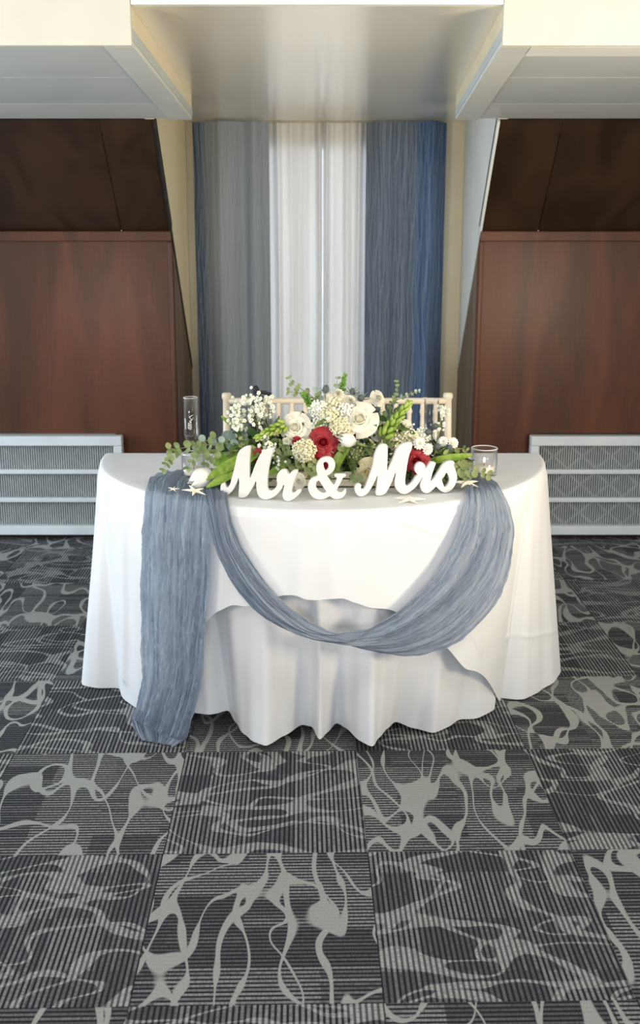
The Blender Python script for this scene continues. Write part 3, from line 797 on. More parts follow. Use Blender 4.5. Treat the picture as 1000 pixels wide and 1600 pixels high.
def gauze_sheet(A, B, nu, nv, lift, crinkle, folds, seed, parent, name, bulge=None, ctrl=9, taut=0, flat_end=False):
    """sheet between two measured edge lines A and B; rows run along the length"""
    A = catmull([(x, y, 0) for x, y in A], 6); B = catmull([(x, y, 0) for x, y in B], 6)
    n = len(A); ctl = []
    for i in range(n):
        ctl.append([surf(lerp(A[i].x, B[i].x, j / (ctrl - 1)), lerp(A[i].y, B[i].y, j / (ctrl - 1))) for j in range(ctrl)])
    for _ in range(2 + taut):                    # relax along the length
        ctl = [ctl[0]] + [[ctl[i][j] if ctl[i][j].z > ZT - 0.06 else (ctl[i - 1][j] + ctl[i][j] * 2 + ctl[i + 1][j]) / 4 for j in range(ctrl)] for i in range(1, n - 1)] + [ctl[-1]]
    for _ in range(2 + taut):
        ctl = [[r_[0]] + [r_[j] if r_[j].z > ZT - 0.06 else (r_[j - 1] + r_[j] * 2 + r_[j + 1]) / 4 for j in range(1, ctrl - 1)] + [r_[-1]] for r_ in ctl]
    def clear_of_cloth():
        for r_ in ctl:
            for j in range(ctrl):
                q = 0
                while q < 15 and 0.02 < r_[j].z < ZT - 0.04 and inside(r_[j]):
                    d_ = r_[j] - TC; d_.z = 0; d_.normalize()
                    r_[j] = r_[j] + d_ * 0.003; q += 1
    clear_of_cloth()
    for _ in range(2):
        ctl = [ctl[0]] + [[ctl[i][j] if ctl[i][j].z > ZT - 0.06 else (ctl[i - 1][j] + ctl[i][j] * 2 + ctl[i + 1][j]) / 4 for j in range(ctrl)] for i in range(1, n - 1)] + [ctl[-1]]
    clear_of_cloth()
    rows = []
    L = [0.0]
    for i in range(1, n): L.append(L[-1] + (ctl[i][ctrl // 2] - ctl[i - 1][ctrl // 2]).length)
    def sample(u, v):
        q = u * (n - 1); i = min(int(q), n - 2); t = q - i
        p = v * (ctrl - 1); j = min(int(p), ctrl - 2); s = p - j
        return (ctl[i][j] * (1 - s) + ctl[i][j + 1] * s) * (1 - t) + (ctl[i + 1][j] * (1 - s) + ctl[i + 1][j + 1] * s) * t, lerp(L[i], L[i + 1], t)
    base = [[sample(iu / nu, jv / nv) for jv in range(nv + 1)] for iu in range(nu + 1)]
    uvs = []
    NN = []
    for iu in range(nu + 1):
        r_ = []
        for jv in range(nv + 1):
            p = base[iu][jv][0]
            a = base[min(iu + 1, nu)][jv][0] - base[max(iu - 1, 0)][jv][0]
            b = base[iu][min(jv + 1, nv)][0] - base[iu][max(jv - 1, 0)][0]
            nn = a.cross(b)
            nn = nn.normalized() if nn.length > 1e-12 else Vector((0, -1, 0))
            if nn.dot(EYE - p) < 0: nn = -nn
            r_.append(nn)
        NN.append(r_)
    WN = max(4, nu // 26)                        # turn gently over the table edge
    for jv in range(nv + 1):
        col = [NN[iu][jv] for iu in range(nu + 1)]
        acc = [Vector((0, 0, 0))]
        for q in col: acc.append(acc[-1] + q)
        for iu in range(nu + 1):
            a, b = max(0, iu - WN), min(nu + 1, iu + WN + 1)
            NN[iu][jv] = (acc[b] - acc[a]).normalized()
    for iu in range(nu + 1):
        r_ = []
        for jv in range(nv + 1):
            p, l = base[iu][jv]; nn = NN[iu][jv]
            v = jv / nv; u = iu / nu
            width = (base[iu][nv][0] - base[iu][0][0]).length
            k = min(1.0, width / 0.12)
            sw = 0.5 * noise.noise(Vector((l * 3.0, v * 2, seed)))
            d = lift
            nf = 4.0
            d += folds * k * (0.5 + 0.5 * math.sin(2 * PI * (v * nf + sw + 0.5 * math.sin(l * 2.5 + seed))))
            w1 = v * 15 + 1.2 * noise.noise(Vector((l * 2.0, v * 3, seed + 11)))
            d += crinkle * k * (1 - 2.2 * abs(noise.noise(Vector((w1, l * 2.6, seed + 3)))))
            d += crinkle * k * 0.55 * (1 - 2.2 * abs(noise.noise(Vector((w1 * 2.7, l * 7.0, seed + 5)))))
            d += crinkle * k * 0.38 * (1 - 2.2 * abs(noise.noise(Vector((w1 * 5.5, l * 17.0, seed + 6)))))
            d += crinkle * k * 0.25 * noise.noise(Vector((v * 70, l * 60.0, seed + 7)))
            if flat_end: d = lerp(d, lift * 0.6, min(1.0, max(0.0, (u - 0.90) / 0.08)) * 0.75)
            if k < 0.99: d += 0.011 * (1 - k) * math.exp(-((u - 0.42) / 0.14) ** 2) * math.sin(2 * PI * (v * 2.5 + l * 8))       # twisted rope of cloth
            if bulge: d += bulge(u) * math.sin(PI * v)
            if p.z > ZT - 0.10: d = lerp(d, lift + (d - lift) * 0.45, min(1.0, (p.z - ZT + 0.10) / 0.08))
            e = min(v, 1 - v)
            r_.append(p + nn * max(d, 0.0015) + Vector((0, 0, 0.004 * noise.noise(Vector((l * 25, v * 3, seed + 8))) * (e < 0.03))))
            uvs.append((v * 1.0, l))
        rows.append(r_)
    g = MB(); g.grid(rows)
    me = g.mesh(name, M['gauze'], True)
    ul = me.uv_layers.new(name='UVMap')
    vi = [0] * len(me.loops); me.loops.foreach_get('vertex_index', vi)
    flat = []
    for q in vi: flat += uvs[q]
    ul.data.foreach_set('uv', flat)
    o = link(name, me, parent)
    if parent is not None: o.location = -parent.location
    return o
rl = surf(290, 780)
runner = empty('gauze_runner', (rl.x, rl.y, 0))
tag(runner, 'dusty blue crinkled gauze runner draped in a swag across the table front', 'runner')
TA = [(262, 742), (243, 749), (233, 757), (231, 775), (231, 820), (231, 880), (230, 950), (230, 1010), (230, 1055), (222, 1095), (212, 1125), (207, 1143), (222, 1160)]
TB = [(352, 738), (350, 750), (340, 762), (336, 782), (335, 830), (334, 890), (330, 955), (327, 1010), (322, 1058), (312, 1100), (303, 1130), (294, 1155), (270, 1169)]
gauze_sheet(TA, TB, 440, 170, 0.006, 0.0095, 0.008, 1.0, runner, 'hanging_tail', flat_end=True)
SA = [(352, 750), (354, 768), (362, 800), (378, 845), (408, 895), (447, 942), (495, 975), (545, 986), (585, 970), (630, 936), (672, 890), (700, 842), (712, 810), (720, 788), (728, 770), (736, 757), (740, 746)]
SB = [(305, 752), (312, 768), (328, 805), (342, 855), (368, 910), (405, 953), (460, 984), (530, 998), (590, 1016), (650, 1016), (705, 996), (755, 948), (780, 895), (789, 840), (786, 795), (772, 762), (758, 752)]
def sw_bulge(u): return 0.012 + 0.030 * math.exp(-((u - 0.42) / 0.13) ** 2)
gauze_sheet(SA, SB, 440, 170, 0.012, 0.0100, 0.012, 4.0, runner, 'swag', sw_bulge, taut=1)
gauze_sheet([(330, 742), (400, 738), (470, 736), (560, 735), (640, 735), (690, 734), (728, 735)], [(345, 760), (400, 752), (470, 748), (560, 746), (640, 750), (690, 752), (735, 750)], 160, 30, 0.004, 0.008, 0.012, 7.0, runner, 'table_strip')

# ================================================================== LETTERS
MR = [(349.8,755.2),(351.6,758.8),(353.6,762.0),(356.2,761.2),(359.4,756.4),(362.2,746),(365.4,734.8),(368.2,722),(370.6,711.6),(373.8,704.8),(378.6,700.4),(384.2,697.6),(388.2,697.2),(390.2,700),(389.6,714),(389.2,730),(390.0,747.2),
 (393.8,739.6),(398.6,726.8),(404.2,714.8),(409.8,706),(417.6,701.6),(423.2,700),(427.2,700.6),(426.2,705.2),(423.0,714.8),(419.8,728.4),(418.0,741.2),(417.0,754),(417.6,763.2),(420.8,766.6),(425.6,766.4),(430.4,762.4),(433.0,756.4),(432,748.6),(433.6,741.2),(437.6,735.6),(442.4,733.6),(447.2,735.2),(449.4,739.4),(452.6,740.6),(455.2,737.2),(459.2,734.8),(464,735.4),(463.2,741.2),(459.8,750),(457.0,758),(455.4,766.4),(457.2,770.2),(460.8,768.8),(464,766.2),(468,765.0),(469.4,768.8),(465.6,774),(459.2,779.6),(452.8,783),(447.2,783),(442.8,779.6),(441.2,773.2),(442.4,766),(443.8,759.4),(442.2,758.4),(440,763.6),(434.4,770.8),(428,776.4),(419.2,780.4),(411.2,780.4),(404.8,776.4),(401.6,769.2),(400.2,760.4),(400.2,753.4),(398.6,753.4),(396.2,758.8),(391.4,766.8),(385,776),(378.6,778.4),(373,776.8),(372.6,771.6),(373.4,760.4),(373.2,748.6),(371.6,748.6),(369.8,754),(365,763.6),(359.4,770.8),(353,775.0),(347.4,774),(345,769.2),(344.2,762),(346,756.6)]
AMP = [(430,180),(510,185),(575,230),(608,310),(600,400),(560,470),(500,520),(455,550),(500,620),(545,690),(580,720),(610,690),(645,590),(605,572),(595,540),(615,516),(700,512),(810,518),(805,568),(765,585),(730,650),(690,730),(640,820),(660,850),(700,870),(760,855),(808,800),(825,850),(800,920),(740,980),(660,1005),(590,1000),(530,962),(500,947),(440,980),(360,1010),(280,1010),(200,985),(130,920),(85,830),(80,740),(110,650),(170,590),(262,545),(245,460),(245,380),(275,290),(340,215)]
AMP_H = [[(420,278),(460,295),(480,340),(475,400),(440,440),(415,440),(395,390),(380,320),(390,290)], [(290,645),(320,680),(370,760),(432,852),(420,872),(370,882),(310,860),(260,810),(235,750),(240,690),(265,650)]]
AMP = [(475 + x * 0.08, 700 + y * 0.08) for x, y in AMP]; AMP_H = [[(475 + x * 0.08, 700 + y * 0.08) for x, y in h] for h in AMP_H]
MRS = [(555,760),(557,756.5),(561,755.2),(564.5,757.5),(564,763),(568,764),(571.5,759),(576,748),(580,736),(583,726),(585,714),(587.5,706),(591,699),(595.5,694.5),(602,694),(605.5,696.5),(606,705),(605.5,720),(605.2,735),
 (609,728),(615,715),(619,704),(624,697),(630,693),(637,691),(643,691.5),(644.5,695),(643,702),(639.5,711),(637,723),(635,736),(633.5,748),(633.5,756),(636,759),(640,757),(645,752),(650,744.5),(653,741.8),(649.4,737.4),(648.5,731.5),(651.2,725.2),(656.6,722),(662,723.9),(664.7,727.9),(664.6,732.5),(669.2,727),(672.8,722),(677.3,721.6),(680.9,723.4),(679.1,729.7),(675.5,740.5),(673,751.8),(678.2,747.2),(685.4,736),(692.6,725.2),(699.8,720.7),(706.1,719.8),(710.2,722),(709.3,727),(711.5,733.3),(714.2,741.4),(713.8,750.4),(709.7,760.3),(703.4,767),(696.2,769.8),(689.9,767.5),(683.6,762.1),(681.4,760.2),(677.3,763.9),(671,769.3),(664.7,770.2),(659.3,766.6),(657,760.3),(657.5,753.1),(660.6,746.4),(659.4,747),(654.8,754),(648.5,762.1),(640,768.5),(633,772),(626,770.5),(620,765),(617,757),(618,745),(618.6,739.5),(617,740),(614,749),(609,760),(602,771),(593,774.5),(587.5,772),(588.5,763),(590.3,745),(589,744.5),(586.5,750),(581,761),(574,771),(566,775.5),(560,774.5),(556,770),(554.2,764.5)]
MRS_H = [[(698,738.3),(701.6,745),(702.5,751.3),(698.9,758.5),(694.9,760.8),(692.6,755.8),(690.8,749),(694.4,744.1)]]
def letters(name, outline, holes, b0, b1, label):
    """b0, b1: two base pixels on the table that fix the standing plane"""
    zt = ZT + 0.002
    P0, P1 = at_z(*b0, zt), at_z(*b1, zt)
    ax = (P1 - P0); ax.z = 0; ax.normalize(); nrm = Vector((ax.y, -ax.x, 0))
    if nrm.y > 0: nrm = -nrm
    mid_ = (P0 + P1) / 2
    cu = bpy.data.curves.new(name, 'CURVE'); cu.dimensions = '2D'; cu.fill_mode = 'BOTH'
    zmin = 9
    loops = []
    for lp in [outline] + holes:
        q = []
        for px, py in lp:
            d = ray(px, py); t = (mid_ - EYE).dot(nrm) / d.dot(nrm); p = EYE + d * t
            q.append(((p - mid_).dot(ax), p.z - zt, 0))
        loops.append(q)
    zmin = min(p[1] for p in loops[0])
    for q in loops:
        q = [(x, y - zmin, 0) for x, y, _ in q]
        sm = catmull(q, 4, True)
        sp = cu.splines.new('POLY'); sp.points.add(len(sm) - 1)
        for k, p in enumerate(sm): sp.points[k].co = (p.x, p.y, 0, 1)
        sp.use_cyclic_u = True
    cu.extrude = 0.0065; cu.bevel_depth = 0.0009; cu.bevel_resolution = 1; cu.offset = -0.0008
    tmp = bpy.data.objects.new('tmp', cu); COL.objects.link(tmp)
    dg = bpy.context.evaluated_depsgraph_get(); dg.update()
    me = bpy.data.meshes.new_from_object(tmp.evaluated_get(dg))
    bpy.data.objects.remove(tmp)
    me.name = name; me.materials.clear(); me.materials.append(M['letter'])
    o = link(name, me)
    o.matrix_world = Matrix(((ax.x, 0, nrm.x, mid_.x), (ax.y, 0, nrm.y, mid_.y), (0, 1, 0, zt), (0, 0, 0, 1)))
    o.location -= nrm * 0.0075
    return tag(o, label, 'sign letters', 'white wooden sign pieces on the table')
letters('wooden_letters', MR, [], (378, 778.5), (450, 783), 'white wooden script letters reading Mr')
letters('wooden_ampersand', AMP, AMP_H, (500, 780.5), (530, 780), 'white wooden ampersand between the two words')
letters('wooden_letters', MRS, MRS_H, (566, 776.0), (698, 770), 'white wooden script letters reading Mrs')

# ================================================================== GLASSWARE
def flute(px, py_base_D, px_w, top_py, bot_py, label, script=False):
    D = py_base_D
    pt, pb = at(px, top_py, D), at(px, bot_py, D)
    r = px_w / 2 * mpp(pt)
    zb, zt_ = pb.z, pt.z
    root = empty('champagne_flute', (pt.x, D, ZT + 0.002)); tag(root, label, 'glass', 'champagne flutes')
    z0 = ZT + 0.002
    H = zt_ - z0; hb = zb - z0
    m = MB()
    m.lathe([(0.001, hb + 0.004), (r * 0.80, hb + 0.006), (r * 0.955, hb + 0.016), (r * 0.955, H), (r, H + 0.0005), (r, hb + 0.012), (r * 0.86, hb - 0.002), (0.0045, hb - 0.006), (0.0042, hb - 0.016)], 40)
    m.build('bowl', M['glass'], root, smooth=True)
    m = MB(); m.lathe([(0.0042, hb - 0.0165), (0.0038, hb * 0.5), (0.0045, 0.010), (0.012, 0.0055), (0.030, 0.003), (0.031, 0.0), (0.001, 0.0)], 32)
    m.build('stem', M['glass'], root, smooth=True)
    # pale rim ring, the glint put into its colour
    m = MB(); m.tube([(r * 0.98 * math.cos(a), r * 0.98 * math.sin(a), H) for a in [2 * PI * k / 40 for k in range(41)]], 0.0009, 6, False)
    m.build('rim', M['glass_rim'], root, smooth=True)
    if script:                                   # the etched word runs up the glass: a script m and r, then a dot
        h0, hs = hb + 0.030, (H - hb) * 0.55
        def S(pts):                              # (along, across) -> on the front of the cylinder
            out = []
            for a, c in pts:
                ang = -PI / 2 + c / r
                out.append((math.cos(ang) * (r + 0.0008), math.sin(ang) * (r + 0.0008), h0 + a * hs))
            return out
        x = 0.006
        word = [(0.00, 0.004), (0.04, -0.004), (0.08, 0.005), (0.10, 0.006), (0.13, -0.005), (0.17, 0.005), (0.19, 0.006), (0.22, -0.005), (0.26, 0.005), (0.29, 0.006), (0.32, -0.004), (0.38, 0.002), (0.44, -0.006), (0.47, -0.007), (0.48, -0.003), (0.55, 0.001), (0.62, -0.004), (0.66, -0.009)]
        m = MB(); m.tube([Vector(p) for p in S([(p.x, -p.y) for p in catmull([(a, c, 0) for a, c in word], 4)])], 0.0007, 5); m.build('etched_script', M['etch'], root)
        m = MB(); m.ball(S([(0.80, -0.002)])[0], 0.0022); m.build('etched_dot', M['etch'], root)
    return root
t = NT('glass_rim_glint', 0.05); t.color(t.mix(t.noise(t.coord(), 30), rgb(0.85, 0.88, 0.9), rgb(0.95, 0.97, 1))); t.b.inputs['Transmission Weight'].default_value = 0.4
M['glass_rim'] = t.m  # near-white colour paints the glint along glass edges
flute(297.5, 3.10, 23, 621, 684, 'tall clear champagne flute with white script near the left chair', True)
flute(674.5, 3.16, 23, 624, 690, 'tall clear champagne flute behind the flowers near the right chair')

def tumbler(px, py_base, w_px, py_top, label):
    b = at_z(px, py_base, ZT + 0.003)
    r = w_px / 2 * mpp(b)
    # rim height from the pixel of the rim centre
    H = at(px, py_top, b.y).z - ZT - 0.003
    root = empty('candle_glass', (b.x, b.y, ZT + 0.003)); tag(root, label, 'candle holder', 'glass candle holders')
    m = MB(); m.lathe([(0.001, 0.0), (r * 0.97, 0.0), (r, 0.004), (r, H), (r * 0.94, H), (r * 0.94, 0.009), (0.001, 0.008)], 40); m.build('tumbler', M['glass'], root, smooth=True)
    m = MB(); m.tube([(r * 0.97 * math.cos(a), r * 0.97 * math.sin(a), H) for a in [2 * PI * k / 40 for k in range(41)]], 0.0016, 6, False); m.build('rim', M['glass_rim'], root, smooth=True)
    m = MB(); m.lathe([(0.001, 0.0095), (r * 0.78, 0.0095), (r * 0.82, 0.013), (r * 0.82, 0.026), (r * 0.76, 0.029), (0.001, 0.027)], 28)
    c = m.build('candle', M['wax'], root, smooth=True)
    m = MB(); m.tube([(0, 0, 0.0275), (0.0008, 0, 0.037)], 0.0009, 6); m.build('wick', M['wick'], c)
    m = MB(); m.ball((0.0008, 0, 0.046), 0.0038, sz=2.2, seg=10, rings=8); m.build('flame', M['flame'], c, smooth=True)
    return root
tumbler(755.5, 741, 41, 700, 'clear glass candle holder standing alone at the right end')
tumbler(303, 746, 37, 708, 'clear glass candle holder under the trailing eucalyptus')

# ================================================================== STARFISH
def starfish(px, py, size_px, rot, label, z=0.0, tilt=0.0, thick=0.11):
    c = at_z(px, py, ZT + 0.008 + z); L = size_px / 2 * mpp(c)
    m = MB()
    ring = []
    for k in range(10):
        a = 2 * PI * k / 10; ring.append((a, L if k % 2 == 0 else L * 0.24))
    top = [(0, 0, L * thick * 1.5)]; vs_ = list(top)
    for a, rr in ring: vs_.append((math.cos(a) * rr, math.sin(a) * rr, L * 0.03 if rr > L * 0.5 else L * 0.02))
    for k in range(5):
        a = 2 * PI * k / 5; vs_.append((math.cos(a) * L * 0.55, math.sin(a) * L * 0.55, L * thick * 1.15))
    for a, rr in ring: vs_.append((math.cos(a) * rr, math.sin(a) * rr, -L * 0.02))
    fs = []
    for k in range(5):
        tip, v0, v1, rdg = 1 + 2 * k, 1 + (2 * k - 1) % 10, 1 + 2 * k + 1, 11 + k
        fs += [(0, v0, rdg), (0, rdg, v1), (rdg, v0, tip), (rdg, tip, v1)]
    for k in range(10): fs.append((1 + k, 16 + k, 16 + (k + 1) % 10, 1 + (k + 1) % 10))
    fs.append(tuple(16 + k for k in reversed(range(10))))
    m.add(vs_, fs)
    o = m.build('starfish', M['shell'], bevel=0.0008)
    o.location = (c.x, c.y, ZT + 0.004 + z); o.rotation_euler = (tilt, 0, rot)
    return tag(o, label, 'starfish', 'dried starfish on the table')
starfish(728, 753, 50, 0.5, 'cream starfish on the gauze right of the word Mrs', 0.020, 0.1)
starfish(640, 779, 52, 0.15, 'cream starfish lying in front of the word Mrs', 0.0)
starfish(304, 765, 42, 0.9, 'cream starfish beside the fallen tulip', 0.022, 0.25)
starfish(271, 762, 20, 0.2, 'tiny white starfish on the gauze at far left', 0.020, 0.25)

# ================================================================== FLOWERS
base_pt = Vector((0.02, 2.96, ZT + 0.002))
ARR = empty('floral_centrepiece', base_pt)
tag(ARR, 'floral centrepiece of white and red roses, thistles and eucalyptus behind the letters', 'flowers')
def rel(p): return Vector(p) - base_pt
def quat_to(dirv, roll=0.0):
    return Vector(dirv).normalized().to_track_quat('Z', 'Y') @ Quaternion((0, 0, 1), roll)
def face_dir(dx=0.0, dz=0.35): return Vector((dx, -1.0, dz)).normalized()

def petal_mesh(name, mat, rb, rt, z0, h, W, lip=0.0, ns=8, nt=7, notch=0.0):
    rows = []
    for i in range(nt + 1):
        t = i / nt; r_ = []
        for j in range(ns + 1):
            s = 2 * j / ns - 1
            wd = W * (0.55 + 0.45 * math.sin(min(1, t * 1.25) * PI / 2)) * (1 - 0.28 * max(0, t - 0.6) / 0.4 * abs(s))
            a = s * wd
            rho = rb + (rt - rb) * (t ** 1.4) + lip * max(0, t - 0.7) ** 2 * 8
            zz = z0 + h * math.sin(t * PI / 2) * (1 - 0.16 * s * s * t) - lip * max(0, t - 0.7) ** 2 * 5
            r_.append((rho * math.cos(a), rho * math.sin(a), zz))
        rows.append(r_)
    g = MB(); g.grid(rows); return g.mesh(name, mat, True)
ROSE = {}
def rose_meshes(key, mat):
    h = MB(); rows = []
    for k in range(41):                          # rolled heart
        a = k / 40 * 5.2 * PI; rr = 0.03 + 0.25 * k / 40
        rows.append([(rr * math.cos(a) * q, rr * math.sin(a) * q, z) for q, z in ((0.9, -0.5), (1.15, -0.05), (1.02, 0.40 - 0.12 * k / 40), (1.10, 0.43 - 0.12 * k / 40))])
    h.grid(rows)
    h.ball((0, 0, -0.06), 0.25, seg=12, rings=8, sz=1.55)
    ROSE[key] = (h.mesh(key + '_heart', mat, True),
                 petal_mesh(key + '_p1', mat, 0.18, 0.33, -0.5, 0.80, 1.25, 0.05),
                 petal_mesh(key + '_p2', mat, 0.20, 0.46, -0.55, 0.76, 1.05, 0.12),
                 petal_mesh(key + '_p3', mat, 0.20, 0.64, -0.6, 0.70, 0.90, 0.22),
                 petal_mesh(key + '_p4', mat, 0.20, 0.84, -0.62, 0.58, 0.80, 0.34))
for k_, m_ in (('red_rose', 'red_petal'), ('white_rose', 'white_petal'), ('cream_rose', 'cream_petal')): rose_meshes(k_, M[m_])
def rose(key, px, py, diam, D, dirv, roll=0.0, layers=4):
    p = at(px, py, D); s = diam / 2 * mpp(p)
    hm, p1, p2, p3, p4 = ROSE[key]
    o = link(key, hm, ARR); o.location = rel(p); o.rotation_mode = 'QUATERNION'
    o.rotation_quaternion = quat_to(dirv, roll); o.scale = (s, s, s)
    for me, cnt, off in ((p1, 3, 0.2), (p2, 4, 0.7), (p3, 5, 0.1), (p4, 5, 0.75))[:layers]:
        for k in range(cnt):
            c = link('petal', me, o); c.rotation_euler = (random.uniform(-0.05, 0.05), random.uniform(-0.05, 0.05), off + 2 * PI * k / cnt + random.uniform(-0.12, 0.12))
    return o
rose('white_rose', 461, 668, 48, 2.92, (-0.25, -1, 0.35))
rose('white_rose', 562, 655, 56, 2.92, (-0.15, -1, 0.55), 0.5)
rose('white_rose', 594, 672, 36, 2.97, (0.6, -0.8, 0.3), 1.1)
rose('white_rose', 591, 622, 26, 3.05, (0.5, -0.7, 0.4), 0.3)
rose('white_rose', 634, 666, 24, 2.96, (0.3, -0.8, 0.5), 0.3)
rose('cream_rose', 576, 738, 44, 2.87, (-0.5, -1, -0.1), 0.2)
rose('white_rose', 466, 752, 26, 2.83, (0.4, -1, 0.2), 0.2)
rose('red_rose', 505, 691, 46, 2.885, (0.0, -1, 0.25), 0.3)
rose('red_rose', 503, 722, 42, 2.90, (-0.1, -1, -0.55), 0.9)
rose('red_rose', 651, 720, 40, 2.87, (-0.1, -1, 0.2), 0.4)
rose('red_rose', 403, 714, 26, 2.90, (-0.3, -1, 0.1), 0.4)
rose('red_rose', 573, 638, 18, 3.00, (0.2, -0.6, 0.8), 0.1)
rose('red_rose', 464, 690, 16, 2.89, (-0.2, -1, -0.2), 0.1)

# ---- tulips
tu = MB(); rows = []
TUL = {}
def tulip_petal(mat):
    rows = []
    for i in range(9):
        t = i / 8; r_ = []
        prof = (0.12 + 0.36 * math.sin(min(1.0, t * 1.15) * PI * 0.82)) * (1 - 0.30 * t)
        for j in range(7):
            s = 2 * j / 6 - 1
            wd = 0.85 * max(0.02, math.sin(PI * (0.12 + 0.88 * t)) ** 0.6 if t < 1 else 0.02)
            a = s * wd
            r_.append((prof * math.cos(a), prof * math.sin(a), t * 1.1))
        rows.append(r_)
    g = MB(); g.grid(rows); return g.mesh('tulip_petal', mat, True)
TUL = tulip_petal(M['pure_petal'])
def tulip(px, py, px2, py2, D, D2):
    a, b = at(px, py, D), at(px2, py2, D2)        # base of the cup -> tip
    L = (b - a).length / 1.1
    g = MB(); g.ball((0, 0, 0.12), 0.2, seg=10, rings=6); g.tube([(0, 0, 0.05), (0.03, 0.0, -0.4), (0.0, 0.02, -0.9)], 0.07, 8)
    o = g.build('tulip', M['stem'], ARR, smooth=True); o.location = rel(a); o.rotation_mode = 'QUATERNION'
    o.rotation_quaternion = quat_to(b - a); o.scale = (L, L, L)
    for k in range(6):
        c = link('petal', TUL, o); c.rotation_euler = (0, 0, k * PI / 3); q = 1.0 if k % 2 else 0.9; c.scale = (q, q, 1.0)
    return o
tulip(556, 692, 530, 683, 2.88, 2.86)
tulip(331, 737, 296, 757, 2.86, 2.82)

# ---- long blade leaves
def blade(name, pts, wmax, mat, fold=0.25, up=(0, -0.6, 0.8)):
    P = catmull([at(*p) for p in pts], 6); n = len(P); up = Vector(up).normalized()
    rows = []
    for i, p in enumerate(P):
        d = (P[min(i + 1, n - 1)] - P[max(i - 1, 0)]).normalized(); sd = d.cross(up).normalized(); nn = sd.cross(d)
        t = i / (n - 1); wv = wmax * mpp(p) * 0.5 * (math.sin(PI * min(1, 0.10 + 0.90 * t ** 0.9)) ** 0.7 + 0.02)
        rows.append([rel(p + sd * wv * s + nn * wv * fold * abs(s)) for s in (-1, -0.66, -0.33, 0, 0.33, 0.66, 1)])
    g = MB(); g.grid(rows); return g.build(name, mat, ARR, smooth=True)
TL = M['tulip_leaf']
blade('tulip_leaf', [(398, 712, 2.90), (372, 722, 2.87), (345, 736, 2.84), (322, 750, 2.82)], 22, TL)
blade('tulip_leaf', [(404, 705, 2.92), (376, 727, 2.86), (350, 748, 2.82), (322, 762, 2.80)], 22, TL, 0.35)
blade('broad_leaf', [(360, 705, 2.96), (378, 712, 2.93), (395, 722, 2.90), (408, 738, 2.88)], 38, M['dark_leaf'])
blade('broad_leaf', [(412, 700, 2.97), (385, 705, 2.95), (352, 714, 2.93), (334, 728, 2.92)], 34, M['tulip_leaf'])
blade('tulip_leaf', [(662, 724, 2.90), (690, 719, 2.87), (715, 715, 2.86), (739, 711, 2.86)], 16, TL, 0.3)
blade('tulip_leaf', [(660, 730, 2.92), (680, 728, 2.90), (700, 730, 2.89), (722, 727, 2.88)], 24, M['mid_leaf'], 0.3)
blade('tulip_leaf', [(520, 744, 2.90), (528, 722, 2.89), (540, 704, 2.885), (556, 688, 2.88)], 18, TL, 0.3)
blade('tulip_leaf', [(556, 742, 2.90), (548, 722, 2.90), (538, 708, 2.89), (525, 700, 2.89)], 14, M['mid_leaf'], 0.3)
blade('broad_leaf', [(360, 664, 2.95), (352, 657, 2.94), (345, 650, 2.93)], 9, TL)
blade('broad_leaf', [(448, 724, 2.88), (434, 734, 2.87), (418, 742, 2.86)], 15, TL)
blade('broad_leaf', [(470, 728, 2.88), (455, 736, 2.87), (440, 748, 2.86)], 12, M['mid_leaf'])

# ---- bud spikes
def bud_spike(pts, wpx, mat, name='bud_spike', count=26):
    P = catmull([at(*p) for p in pts], 8); n = len(P)
    g = MB(); g.tube([rel(p) for p in P], [0.0022] * n, 6)
    stem_o = g.build(name, M['stem'], ARR, smooth=True)
    b = MB()
    for k in range(count):
        t = k / (count - 1); i = min(int(t * (n - 1)), n - 2); f = t * (n - 1) - i
        p = P[i].lerp(P[i + 1], f); d = (P[i + 1] - P[i]).normalized()
        a = k * 2.4; u = d.orthogonal().normalized(); v = d.cross(u)
        rd = (u * math.cos(a) + v * math.sin(a))
        W_ = wpx * mpp(p) * 0.5; sc_ = (1 - 0.62 * t)
        dirv = (d * 1.1 + rd * 0.75 * sc_).normalized()
        b.ball(rel(p + rd * W_ * 0.55 * sc_ + dirv * W_ * 0.5 * sc_), W_ * 0.36 * (0.55 + 0.45 * sc_), quat_to(dirv), 7, 5, 2.1)
    tag(b.build('bud_cluster', mat, stem_o, smooth=True), kind='stuff')
    return stem_o
bud_spike([(499, 652, 2.98), (488, 636, 2.99), (474, 616, 3.0)], 17, M['bud_deep'])
bud_spike([(531, 618, 3.03), (535, 603, 3.03), (539, 587, 3.03)], 13, M['bud_deep'], count=20)
bud_spike([(446, 664, 2.92), (425, 672, 2.90), (402, 684, 2.88)], 18, M['bud'])
bud_spike([(598, 684, 2.92), (616, 660, 2.93), (639, 630, 2.95)], 22, M['bud'], count=30)

